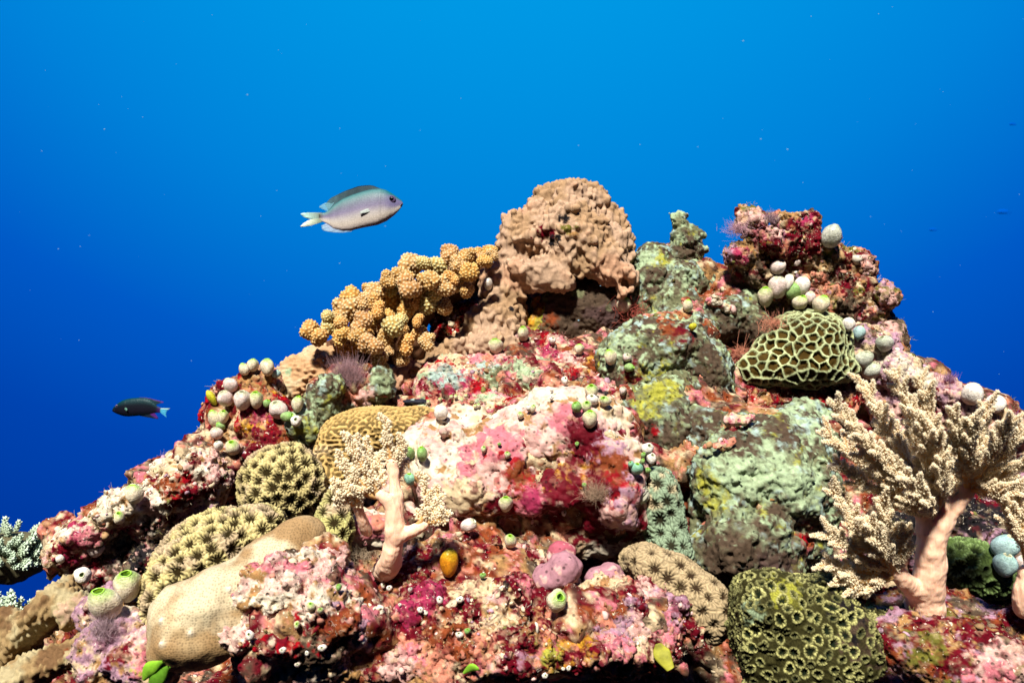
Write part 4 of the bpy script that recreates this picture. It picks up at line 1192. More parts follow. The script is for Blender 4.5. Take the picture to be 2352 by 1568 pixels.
    (3, 550, 690, 118, 152, 'lilac', 22, 4, 'tallest sea squirt of the main bunch on the rock tower'),
    (3, 612, 660, 80, 112, 'white', 15, 6, 'white sea squirt behind the tallest one of the main bunch'),
    (3, 715, 680, 112, 120, 'white', 20, 8, 'white sea squirt at the right of the main bunch'),
    (3, 650, 718, 100, 112, 'green', 25, 5, 'green topped sea squirt in front of the white ones of the main bunch'),
    (3, 455, 757, 110, 138, 'pale', 22, -10, 'leftmost sea squirt of the main bunch, yellow rimmed'),
    (3, 695, 797, 96, 100, 'pale', 30, 0, 'round yellowish sea squirt low in the main bunch'),
    (3, 770, 765, 76, 84, 'lilac', 20, 8, 'small pale sea squirt behind the round yellowish one'),
    (3, 842, 808, 116, 116, 'pale', 20, 10, 'sea squirt at the upper edge of the honeycomb coral'),
    (3, 915, 335, 148, 146, 'grey', 8, 20, 'large grey sea squirt bulging from the skyline of the rock tower'),
    (3, 1110, 1010, 78, 90, 'blue', 20, 10, 'bluish sea squirt right of the honeycomb coral rim'),
    (3, 1285, 1080, 106, 114, 'grey', 20, -30, 'dusky sea squirt in the shade on the right flank of the tower'),
    (3, 1190, 1270, 120, 124, 'grey', 25, 0, 'grey sea squirt just above the tips of the big soft coral'),
    (3, 1035, 950, 84, 90, 'white', 20, 20, 'whitish sea squirt on the upper right rim of the honeycomb coral'),
    (3, 680, 520, 40, 52, 'lilac', 20, 30, 'small mauve sea squirt in the dark cleft of the rock tower'),
    (6, 1640, 410, 148, 140, 'white', 12, 15, 'left and larger of two white sea squirts on the right skyline'),
    (6, 1815, 485, 122, 120, 'white', 12, 20, 'right and smaller of two white sea squirts on the right skyline'),
    (6, 840, 155, 122, 112, 'grey', 25, 0, 'dull sea squirt at the lower right edge of the honeycomb coral'),
    (10, 1985, 592, 162, 156, 'blue', 15, 5, 'upper one of two pale blue sea squirts at the right edge'),
    (10, 2002, 722, 156, 146, 'blue', 20, 5, 'lower one of two pale blue sea squirts at the right edge'),
    (10, 2112, 700, 84, 104, 'lilac', 20, 5, 'pale sea squirt cut by the right edge beside the pale blue pair'),
    (2, 1098, 1045, 104, 104, 'pale', 20, 25, 'gourd shaped double sea squirt under the lumpy coral tip'),
    (2, 1570, 1055, 70, 86, 'pale', 20, 0, 'small yellowish sea squirt left of the white shell'),
    (2, 1605, 1210, 56, 58, 'yellow', 25, 10, 'small yellow sea squirt on top of the mint sponge boulder'),
    (2, 95, 892, 72, 88, 'white', 15, -5, 'white dotted sea squirt between branching coral and lumpy coral'),
]
BEAD = {5: 'bead sized cream sea squirt in the row left of the pink rock crest', 9: 'bead sized white sea squirt under the yellow patch at the bottom edge'}
for q in SQ:
    a = list(q)
    o = squirt(*a[:7], a[7], a[8] or BEAD[a[0]], *a[9:])
    if a[8] is None:
        o['group'] = 'bead sized sea squirts ' + ('left of the pink rock crest' if a[0] == 5 else 'under the yellow patch')
# second chamber of the gourd shaped one
u, v = Z(2, 1030, 1058)
hp = hit(u, v)

# ------------------------------------------------------------------ soft corals
def skin_mat(name, a, b, sss=.2):
    m, t, bs, out = nt(name)
    tc = nd(t, 'ShaderNodeTexCoord').outputs['Object']
    n = nd(t, 'ShaderNodeTexNoise', {'Vector': tc, 'Scale': 90.0, 'Detail': 4.0, 'Roughness': .6}).outputs['Fac']
    t.links.new(mixc(t, n, a, b), bs.inputs['Base Color'])
    n2 = nd(t, 'ShaderNodeTexNoise', {'Vector': tc, 'Scale': 700.0, 'Detail': 3.0}).outputs['Fac']
    bp = nd(t, 'ShaderNodeBump', {'Height': n2, 'Strength': .3, 'Distance': .0005})
    t.links.new(bp.outputs[0], bs.inputs['Normal'])
    bs.inputs['Roughness'].default_value = .55
    bs.inputs['Specular IOR Level'].default_value = .12
    bs.inputs['Subsurface Weight'].default_value = sss
    bs.inputs['Subsurface Radius'].default_value = (.008, .004, .002)
    bs.inputs['Subsurface Scale'].default_value = .6
    return m


def stalk_mat():
    m = skin_mat('soft_stalk', (.74, .41, .27), (.78, .52, .38), .35)
    t = m.node_tree
    bs = t.nodes['Principled BSDF']
    tc = nd(t, 'ShaderNodeTexCoord').outputs['Object']
    mp = nd(t, 'ShaderNodeMapping', {'Vector': tc, 'Scale': (260, 260, 45)}).outputs[0]
    n = nd(t, 'ShaderNodeTexNoise', {'Vector': mp, 'Scale': 1.0, 'Detail': 4.0, 'Distortion': .8}).outputs['Fac']
    v = nd(t, 'ShaderNodeTexVoronoi', {'Vector': tc, 'Scale': 900.0}).outputs['Distance']
    sp = nd(t, 'ShaderNodeMapRange', {'Value': v, 'From Min': .12, 'From Max': .3, 'To Min': .5, 'To Max': 0.0}).outputs['Result']
    base = bs.inputs['Base Color'].links[0].from_socket
    w = nd(t, 'ShaderNodeMapRange', {'Value': n, 'From Min': .3, 'From Max': .7, 'To Min': .85, 'To Max': 1.08}).outputs['Result']
    c = nd(t, 'ShaderNodeVectorMath', {0: base}, operation='SCALE')
    t.links.new(w, c.inputs['Scale'])
    t.links.new(mixc(t, sp, c.outputs[0], (.72, .62, .52)), bs.inputs['Base Color'])
    bp = nd(t, 'ShaderNodeBump', {'Height': n, 'Strength': .7, 'Distance': .0016})
    t.links.new(bp.outputs[0], bs.inputs['Normal'])
    return m


M_STALK = stalk_mat()
M_TWIG = skin_mat('soft_twig', (.62, .34, .12), (.68, .44, .20))
def thin(m, col, k=.5):
    t = m.node_tree
    bs = t.nodes['Principled BSDF']
    out = t.nodes['Material Output']
    tr = nd(t, 'ShaderNodeBsdfTranslucent', {'Color': (*col, 1)})
    mx = nd(t, 'ShaderNodeMixShader', {0: k})
    t.links.new(bs.outputs[0], mx.inputs[1])
    t.links.new(tr.outputs[0], mx.inputs[2])
    t.links.new(mx.outputs[0], out.inputs['Surface'])
    return m


M_POLYP = skin_mat('soft_polyp', (.86, .70, .46), (.90, .80, .62), 0)

thin(M_POLYP, (.86, .76, .58), .15)
M_POLYP.node_tree.nodes['Principled BSDF'].inputs['Alpha'].default_value = .6
sc.cycles.transparent_max_bounces = 24
thin(M_TWIG, (.80, .52, .24), .4)


def polyp_cloud(axis, rad, size, rng, dens=1.0, squash=2.0):
    """Little knobs set all round a twig. axis: (n,3) path, rad: distance of the knobs from it."""
    V0, F0 = ICO1
    seg = np.linalg.norm(np.diff(axis, axis=0), axis=1)
    L = seg.sum()
    cum = np.concatenate([[0], np.cumsum(seg)]) / L
    n = int(dens * 1.45 * (L / (size * 1.25)) * (2 * math.pi * rad / (size * 1.5)))
    parts = []
    for q in range(n):
        t = (q + rng.random()) / n
        p = np.array([np.interp(t, cum, axis[:, k]) for k in range(3)])
        p2 = np.array([np.interp(min(1, t + .05), cum, axis[:, k]) for k in range(3)])
        p1 = np.array([np.interp(max(0, t - .05), cum, axis[:, k]) for k in range(3)])
        tg = (p2 - p1) / (np.linalg.norm(p2 - p1) + 1e-9)
        ref = np.array((.3, .8, .5))
        a = np.cross(tg, ref)
        a /= np.linalg.norm(a)
        b = np.cross(tg, a)
        th = q * 2.399 + rng.uniform(-.3, .3)
        rr = rad * (1.15 - .80 * t ** 1.5) * rng.uniform(.5, 1.3)
        dr = math.cos(th) * a + math.sin(th) * b
        out = dr * .95 + tg * .45
        out /= np.linalg.norm(out)
        c = p + dr * rr
        s = size * rng.uniform(.6, 1.1) * .52
        W = V0 * s * (1 + .22 * rng.uniform(-1, 1, (len(V0), 1)))
        W = W + np.outer(W @ out, out) * (squash - 1)
        parts.append(((W + c).astype(np.float32), F0))
    tip = axis[-1]
    parts.append(((V0 * size * .7 + tip).astype(np.float32), F0))
    return merge(parts)


def soft_coral(name, label, base_uvd, stalks, limbs, size, twig_len, twig_rad, seed, twig_gap, stalk_seg=14, spread=.6, start=.3):
    """stalks: lists of (u, v, d, radius px); limbs: lists of (u, v, d) ending at a tip and thickly set with knobby twigs."""
    rng = np.random.default_rng(seed)
    root = link(name, None, None, P(*base_uvd).tolist())
    tag(root, label, 'soft coral')
    o0 = np.array(root.location, np.float32)
    bl = []
    for st in stalks:
        path = smooth_path([(u, v, d, r) for u, v, d, r in st], 9)
        bl += [(u, v, d, r * .84, r * .84, r * .84) for u, v, d, r in path]
    V, F = blobs_mesh(bl, .0010, .003, ((.0016, .022, 2, seed), (.0006, .006, 2, seed + 1)))
    link('stalk', new_mesh('stalk', V - o0, F, M_STALK), root)
    for lb in limbs:
        pts = [P(*q) for q in lb]
        s = S(lb[-1][2])
        path = smooth_path([(*p, 0) for p in pts], 8)[:, :3]
        n = len(path)
        rad = np.linspace(twig_rad * 1.0, twig_rad * .45, n) * s
        tw = [tube(path, rad, 8)]
        pol = [polyp_cloud(path[int(n * .6):], twig_rad * s * 1.05, size * s, rng)]
        L = np.linalg.norm(np.diff(path, axis=0), axis=1).sum()
        m = max(3, int(L * (1 - start) / (twig_gap * s)))
        main = (path[-1] - path[0]) / np.linalg.norm(path[-1] - path[0])
        for q in range(m):
            t = start + (1 - start) * (q + rng.random() * .6) / m
            i = min(n - 2, int(t * (n - 1)))
            p = path[i]
            side = np.cross(main, np.array((0, 1.0, 0))) * (1 if q % 2 else -1)
            side /= np.linalg.norm(side) + 1e-9
            dr = main * rng.uniform(.75, 1.0) + side * rng.uniform(.25, .25 + spread) + np.array((0, -1, 0)) * rng.uniform(-.35, .6) + np.array((0, 0, .15))
            dr /= np.linalg.norm(dr)
            ln = twig_len * s * rng.uniform(.7, 1.2) * (1 - .35 * t)
            bend = side * rng.uniform(-.15, .1) * ln
            ax = np.array([p, p + dr * ln * .5 + bend * .5, p + dr * ln + main * ln * .12])
            ax = smooth_path([(*a, 0) for a in ax], 4)[:, :3]
            tw.append(tube(ax, np.linspace(twig_rad * .6, twig_rad * .3, len(ax)) * s, 6))
            pol.append(polyp_cloud(ax[1:], twig_rad * s * .95, size * s, rng))
        V, F = merge(tw)
        b = link('branch', quads_to_mesh('branch', V - o0, F, M_TWIG), root)
        V, F = merge(pol)
        link('polyps', new_mesh('polyps', V - o0, F, M_POLYP), b)
    return root


# the small one in the middle
hp = hit(897, 1292)
d0 = min(float(hp[0][1]), .70) - .006
D = lambda k: d0 + k
soft_coral('soft_coral', 'small pale soft coral with a bare forked stalk in front of the pink rock', (897, 1300, d0),
           [[(882, 1316, D(.045), 27), (890, 1302, D(.012), 25), (897, 1285, D(0), 21), (903, 1240, D(-.008), 19), (906, 1212, D(-.010), 20), (904, 1175, D(-.012), 16), (890, 1150, D(-.014), 13), (868, 1132, D(-.016), 9)],
            [(906, 1200, D(-.009), 14), (912, 1150, D(-.008), 13), (906, 1110, D(-.008), 12), (901, 1060, D(-.008), 10)],
            [(908, 1226, D(-.008), 15), (930, 1225, D(-.010), 10), (960, 1212, D(-.012), 8), (982, 1198, D(-.012), 5), (996, 1180, D(-.014), 3)],
            [(842, 1222, D(.004), 11), (834, 1200, D(-.004), 11), (824, 1172, D(-.008), 9), (815, 1152, D(-.008), 7)]],
           [[(901, 1075, D(-.008)), (893, 1030, D(-.010)), (885, 958, D(-.012))], [(904, 1085, D(-.006)), (918, 1050, D(-.004)), (926, 1010, D(-.006))],
            [(868, 1132, D(-.010)), (850, 1080, D(-.004)), (838, 1005, D(-.004))], [(872, 1138, D(-.016)), (830, 1070, D(-.022)), (795, 995, D(-.022))],
            [(868, 1136, D(-.016)), (815, 1095, D(-.022)), (778, 1045, D(-.02))], [(865, 1140, D(-.016)), (810, 1125, D(-.022)), (765, 1110, D(-.022))],
            [(815, 1160, D(-.008)), (790, 1140, D(-.02)), (775, 1160, D(-.022))], [(822, 1165, D(-.01)), (822, 1140, D(-.022)), (818, 1120, D(-.026))], [(866, 1130, D(-.012)), (868, 1090, D(-.004)), (870, 1040, D(0))],
            [(955, 1212, D(-.012)), (982, 1165, D(-.014)), (968, 1085, D(-.014))], [(906, 1110, D(.004)), (918, 1080, D(.006)), (922, 1030, D(.006))], [(980, 1198, D(-.012)), (1000, 1180, D(-.016)), (1008, 1120, D(-.014))], [(982, 1198, D(-.012)), (1005, 1195, D(-.018)), (1022, 1170, D(-.016))],
            [(866, 1128, D(-.010)), (835, 1060, D(-.014)), (815, 1010, D(-.016))]],
           5.4, 28, 7.5, 61, 10, spread=.9, start=.12)

# the big one on the right
hp = hit(2128, 1400)
d0 = (float(hp[0][1]) if hp is not None else .66) - .004
F1 = (2150, 1185, D(-.02))
F2 = (2222, 1125, D(-.02))
F3 = (2062, 1318, D(-.022))
limbs = []
rl = random.Random(12)
for x, y in ((1912, 1065), (1888, 985), (1903, 915), (1935, 960), (1968, 862), (2000, 930), (2052, 846), (2108, 862), (2090, 930), (2140, 975), (1975, 1035), (2040, 1010), (2065, 1085), (2110, 1050), (2180, 1040)):
    e = rl.uniform(-.075, .0)
    mx, my = (F1[0] * .55 + x * .45) + rl.uniform(-8, 8) + 14, (F1[1] * .55 + y * .45) + 18
    limbs.append([F1, (mx, my, D(-.02 + e * .6)), (x, y, D(-.02 + e))])
for x, y in ((2188, 945), (2232, 955), (2268, 925), (2292, 1000), (2322, 952), (2350, 985), (2372, 1045), (2375, 1110), (2250, 1030), (2330, 1060)):
    e = rl.uniform(-.07, .0)
    mx, my = F2[0] * .5 + x * .5 + rl.uniform(-8, 8), F2[1] * .5 + y * .5 + 8
    limbs.append([F2, (mx, my, D(-.02 + e * .6)), (x, y, D(-.02 + e))])
for x, y in ((1905, 1108), (1896, 1212), (1888, 1285), (1915, 1330), (1990, 1185), (1945, 1190), (2018, 1140), (2072, 1205), (1960, 1345)):
    e = rl.uniform(-.05, .0)
    mx, my = F3[0] * .5 + x * .5, F3[1] * .5 + y * .5 + 10
    limbs.append([F3, (mx, my, D(-.022 + e * .6)), (x, y, D(-.022 + e))])
soft_coral('soft_coral', 'big pale soft coral with a thick pink stalk on the right', (2128, 1400, d0),
           [[(2118, 1425, D(.04), 48), (2122, 1410, D(.012), 46), (2126, 1385, D(0), 45), (2132, 1330, D(-.012), 37), (2138, 1260, D(-.018), 36), (2146, 1205, D(-.02), 40), (2152, 1165, D(-.02), 32), (2156, 1125, D(-.02), 14)],
            [(2150, 1215, D(-.018), 28), (2185, 1165, D(-.02), 22), (2215, 1130, D(-.02), 17), (2262, 1085, D(-.02), 8)],
            [(2112, 1375, D(-.004), 26), (2090, 1345, D(-.016), 22), (2062, 1318, D(-.022), 18), (2030, 1270, D(-.026), 12), (1995, 1215, D(-.028), 7)],
            [(2146, 1215, D(-.02), 26), (2115, 1165, D(-.024), 16), (2085, 1120, D(-.03), 10)]],
           limbs, 3.9, 64, 7.2, 71, 13.5, stalk_seg=24, spread=.6, start=.12)
soft_coral('soft_coral', 'soft coral mostly cut off by the right edge of the view', (2350, 1395, d0),
           [[(2352, 1400, D(-.02), 24), (2350, 1360, D(-.026), 22), (2362, 1310, D(-.03), 18)]],
           [[(2362, 1310, D(-.03)), (2340, 1230, D(-.04)), (2290, 1120, D(-.04))], [(2362, 1310, D(-.03)), (2350, 1220, D(-.05)), (2330, 1140, D(-.05))], [(2362, 1310, D(-.03)), (2370, 1230, D(-.05)), (2365, 1130, D(-.045))]],
           4.4, 70, 6.4, 73, 11)

# ------------------------------------------------------------------ tufts of hydroids and hairy weed
def tuft(name, label, u, v, n, ln, width, rad, colr, seed, cat, fan=.9, d=None, up=(0, -.3, 1), curl=.3, sink=.0):
    rng = np.random.default_rng(seed)
    hp = hit(u, v)
    if hp is not None and d is None:
        d = float(hp[0][1])
    d = d or .9
    s = S(d)
    o0 = P(u, v, d)
    parts = []
    for q in range(n):
        b = np.array((rng.normal(0, width * .35), rng.normal(0, width * .25), rng.normal(0, width * .18))) * s
        dr = np.array(up, float) + rng.normal(0, fan * .45, 3)
        dr /= np.linalg.norm(dr)
        L = ln * s * rng.uniform(.5, 1.1)
        c = rng.normal(0, curl, 3)
        pts = [b - dr * 2 * s, b + dr * L * .35 + c * L * .12, b + dr * L * .7 + c * L * .32, b + dr * L + c * L * .55]
        path = smooth_path([(*p, 0) for p in pts], 3)[:, :3]
        parts.append(tube(path, np.linspace(rad, rad * .45, len(path)) * s, 4))
    V, F = merge(parts)
    m = coat(name + '_thread', .004, .3, .2, .0003, .7, .2)
    m.node_tree.nodes['Principled BSDF'].inputs['Alpha'].default_value = .55 if name == 'hydroid_tuft' else 1.0
    c = np.array(colr, np.float32) * (1 + .3 * fbm(V + 5, .003, 2, seed))[:, None]
    o = link(name, quads_to_mesh(name, V, F, m, np.clip(c, 0, 1)), None, o0.tolist())
    return tag(o, label, cat)


tuft('hydroid_tuft', 'fluffy mauve tuft in front of the yellow branching coral', 800, 872, 1500, 46, 42, 0.22, (.40, .24, .26), 1, 'hydroid', .75)
tuft('hydroid_tuft', 'lilac fuzz on the skyline above the pale ledge, left one', 357, 1100, 420, 30, 26, 0.37, (.36, .28, .36), 2, 'hydroid', .6, d=.90)
tuft('hydroid_tuft', 'tan fuzz on the skyline above the pale ledge, right one', 388, 1078, 440, 32, 30, 0.43, (.42, .32, .22), 3, 'hydroid', .6, d=.89)
tuft('hydroid_tuft', 'soft grey brown tuft on the dark red hollow of the pink rock', 1368, 1140, 576, 34, 34, 0.37, (.38, .26, .18), 4, 'hydroid', 1.2)
tuft('hydroid_tuft', 'brown fuzzy clump at the foot of the small soft coral', 832, 1270, 756, 37, 46, 0.43, (.40, .30, .21), 5, 'hydroid', 1.2)
tuft('hydroid_tuft', 'wispy mauve tuft below the pair of large sea squirts', 240, 1452, 468, 42, 40, 0.37, (.40, .28, .31), 6, 'hydroid', 1.0)
tuft('hydroid_tuft', 'feathery pink fringe on the left top of the rock tower', 1700, 528, 500, 17, 46, 0.28, (.46, .26, .32), 7, 'hydroid', 1.1, up=(-.5, -.3, .6))
tuft('hydroid_tuft', 'grey plume between the knobs at the tower top', 1770, 505, 260, 17, 22, 0.31, (.34, .22, .26), 8, 'hydroid', .5)
tuft('hydroid_tuft', 'purple plume on the right skyline at the picture edge', 2335, 970, 300, 20, 26, 0.43, (.22, .10, .24), 9, 'hydroid', .6, d=.9)
tuft('hydroid_tuft', 'small purple plume on the right ridge skyline', 2180, 870, 220, 14, 24, 0.31, (.30, .15, .26), 10, 'hydroid', .7, d=.93)
tuft('hairy_weed', 'red tangled weed beside the gourd shaped sea squirt', 1452, 722, 200, 24, 60, .5, (.33, .07, .05), 11, 'seaweed', 2.2, curl=1.4, up=(0, -.5, .1))
tuft('hairy_weed', 'salmon tangled weed at the left edge of the honeycomb coral', 1700, 815, 240, 19, 46, .42, (.42, .16, .10), 12, 'seaweed', 2.2, curl=1.4, up=(0, -.6, .2))
tuft('hairy_weed', 'salmon tangled weed above the left rim of the honeycomb coral', 1775, 745, 220, 17, 36, .42, (.42, .16, .10), 13, 'seaweed', 2.2, curl=1.4, up=(0, -.6, .2))


def leaf(label, pts, wd, col, seed):
    """A thick little frond: pts (u, v) from root to tip."""
    hp = hit(*pts[0])
    d = float(hp[0][1]) - .004 if hp is not None else .64
    path = smooth_path([(*P(u, v, d - .006 * i), w * S(d)) for i, ((u, v), w) in enumerate(zip(pts, wd))], 6)
    o0 = path[0, :3]
    V, F = [], []
    n = len(path)
    for i in range(n):
        t = path[min(i + 1, n - 1), :3] - path[max(i - 1, 0), :3]
        sd = np.cross(t, (0, 1, 0))
        sd /= np.linalg.norm(sd) + 1e-9
        for q in range(13):
            a = 2 * math.pi * q / 13
            V.append(path[i, :3] - o0 + sd * math.cos(a) * path[i, 3] + np.array((0, 1, 0)) * math.sin(a) * (.0012 + .05 * path[i, 3]))
    for i in range(n - 1):
        for q in range(13):
            F.append((i * 13 + q, i * 13 + (q + 1) % 13, (i + 1) * 13 + (q + 1) % 13, (i + 1) * 13 + q))
    V = np.array(V, np.float32)
    o = link('seaweed_leaf', new_mesh('seaweed_leaf', V, np.array(F), M_SMOOTH, np.array(col, np.float32) * (1 + .35 * fbm(V, .006, 2, seed))[:, None]), None, o0.tolist())
    return tag(o, label, 'seaweed')


leaf('bright green seaweed leaf under the boulder coral', [(330, 1560), (345, 1535), (375, 1518)], (4, 16, 3), (.16, .34, .02), 1)
leaf('darker green seaweed leaf cut by the bottom edge', [(345, 1575), (362, 1555), (388, 1530)], (6, 20, 4), (.09, .22, .015), 2)
leaf('olive lobe hanging under the rubble rock at the bottom', [(1512, 1478), (1520, 1500), (1540, 1535)], (8, 20, 10), (.20, .19, .02), 3)
leaf('small green leaf under the tan rubble at the bottom', [(1065, 1545), (1085, 1532), (1100, 1535)], (3, 10, 3), (.14, .30, .02), 4)

# mussel like dark shell wedged behind the ridged coral
hp = hit(955, 922)
if hp is not None:
    V, F = blobs_mesh([(955, 922, float(hp[0][1]), 30, 7, 14, 2)], .0009, .004, ((.0006, .006, 2, 3),))
    solid('mussel_shell', V, F, M_SMOOTH, paint(V, (.02, .02, .03), (('greyblue', .006, .4, .1, 3),)), 'dark narrow shell wedged behind the ridged coral', 'shell', surf=False)

# ------------------------------------------------------------------ grit, crust flakes and turf on the bare rock
rng = np.random.default_rng(5)
ROCKN = ROCK_RANGE
sel = np.concatenate([np.arange(a_, b_) for a_, b_ in ROCKN])
sel = sel[SVIS[sel] & (SW[sel] < 1620) & (SN[sel, 2] > -.5)]
sel = sel[fbm(SV[sel], .05, 2, 77) > -.08]
parts, cols = [], []
PAL = [C[q] for q in ('cream', 'cream', 'white', 'palepink', 'tan', 'tan', 'mauve', 'salmon', 'palepink', 'olive', 'rust')]
V0, F0 = ico(1)
for i in rng.choice(sel, 3000):
    s = S(SD[i]) * rng.gamma(2.2, 1.15)
    W = V0 * (np.array((1.35, 1.35, .5)) * rng.uniform(.7, 1.3, 3)) * (1 + .3 * rng.uniform(-1, 1, (len(V0), 1)))
    q = Vector(SN[i].tolist()).to_track_quat('Z', 'Y').to_matrix()
    W = W @ np.array(q).T * s
    parts.append(((W + SV[i]).astype(np.float32), F0))
    cols.append(np.tile(np.array(PAL[rng.integers(len(PAL))], np.float32) * rng.uniform(.7, 1.2), (len(V0), 1)))
V, F = merge(parts)
tag(link('coral_grit', new_mesh('coral_grit', V, F, M_CRUST, np.concatenate(cols))), 'coarse coral grit and crust flakes scattered over the rocks', 'coral rubble', kind='stuff')
parts, cols = [], []
TP = [(.30, .24, .13), (.22, .20, .07), (.36, .30, .22), (.25, .10, .09), (.14, .16, .06), (.40, .33, .28)]
for i in rng.choice(sel, 1500):
    s = S(SD[i])
    c_ = TP[rng.integers(len(TP))]
    for k in range(5):
        dr = SN[i] + np.array((0, -.1, .35)) + rng.normal(0, .55, 3)
        dr /= np.linalg.norm(dr)
        L = s * rng.uniform(4, 12)
        p = SV[i] + rng.normal(0, 2.2, 3) * s
        c2 = rng.normal(0, .35, 3) * L
        parts.append(tube([p, p + dr * L * .5 + c2 * .3, p + dr * L + c2], [.5 * s, .4 * s, .2 * s], 3))
        cols.append(np.tile(np.array(c_, np.float32), (len(parts[-1][0]), 1)))
V, F = merge(parts)
tag(link('turf_algae', quads_to_mesh('turf_algae', V, F, M_CORAL, np.concatenate(cols))), 'short brownish algal turf growing on the bare rocks', 'algae', kind='stuff')

# ------------------------------------------------------------------ fish
def fish_mat(name, rough=.4, alpha=1.0):
    m, t, bs, out = nt(name)
    a = nd(t, 'ShaderNodeAttribute', attribute_name='Col').outputs['Color']
    tc = nd(t, 'ShaderNodeTexCoord').outputs['Object']
    v = nd(t, 'ShaderNodeTexVoronoi', {'Vector': tc, 'Scale': 430.0, 'Randomness': .5}).outputs['Distance']
    f = nd(t, 'ShaderNodeMapRange', {'Value': v, 'To Min': 1.10, 'To Max': .74}).outputs['Result']
    c = nd(t, 'ShaderNodeVectorMath', {0: a}, operation='SCALE')
    t.links.new(f, c.inputs['Scale'])
    t.links.new(c.outputs[0], bs.inputs['Base Color'])
    bp = nd(t, 'ShaderNodeBump', {'Height': v, 'Strength': .3, 'Distance': .0005})
    t.links.new(bp.outputs[0], bs.inputs['Normal'])
    bs.inputs['Roughness'].default_value = rough
    bs.inputs['Specular IOR Level'].default_value = .06
    bs.inputs['Alpha'].default_value = alpha
    return m


M_FISH, M_FIN, M_FINCLEAR = fish_mat('fish_skin'), fish_mat('fish_fin', .5, .92), fish_mat('clear_fin', .5, .5)
M_EYE = skin_mat('fish_eye', (.05, .03, .07), (.10, .07, .14), 0)
M_PUPIL = skin_mat('fish_pupil', (.002, .002, .004), (.003, .003, .005), 0)
for q in (M_EYE, M_PUPIL):
    q.node_tree.nodes['Principled BSDF'].inputs['Roughness'].default_value = .12


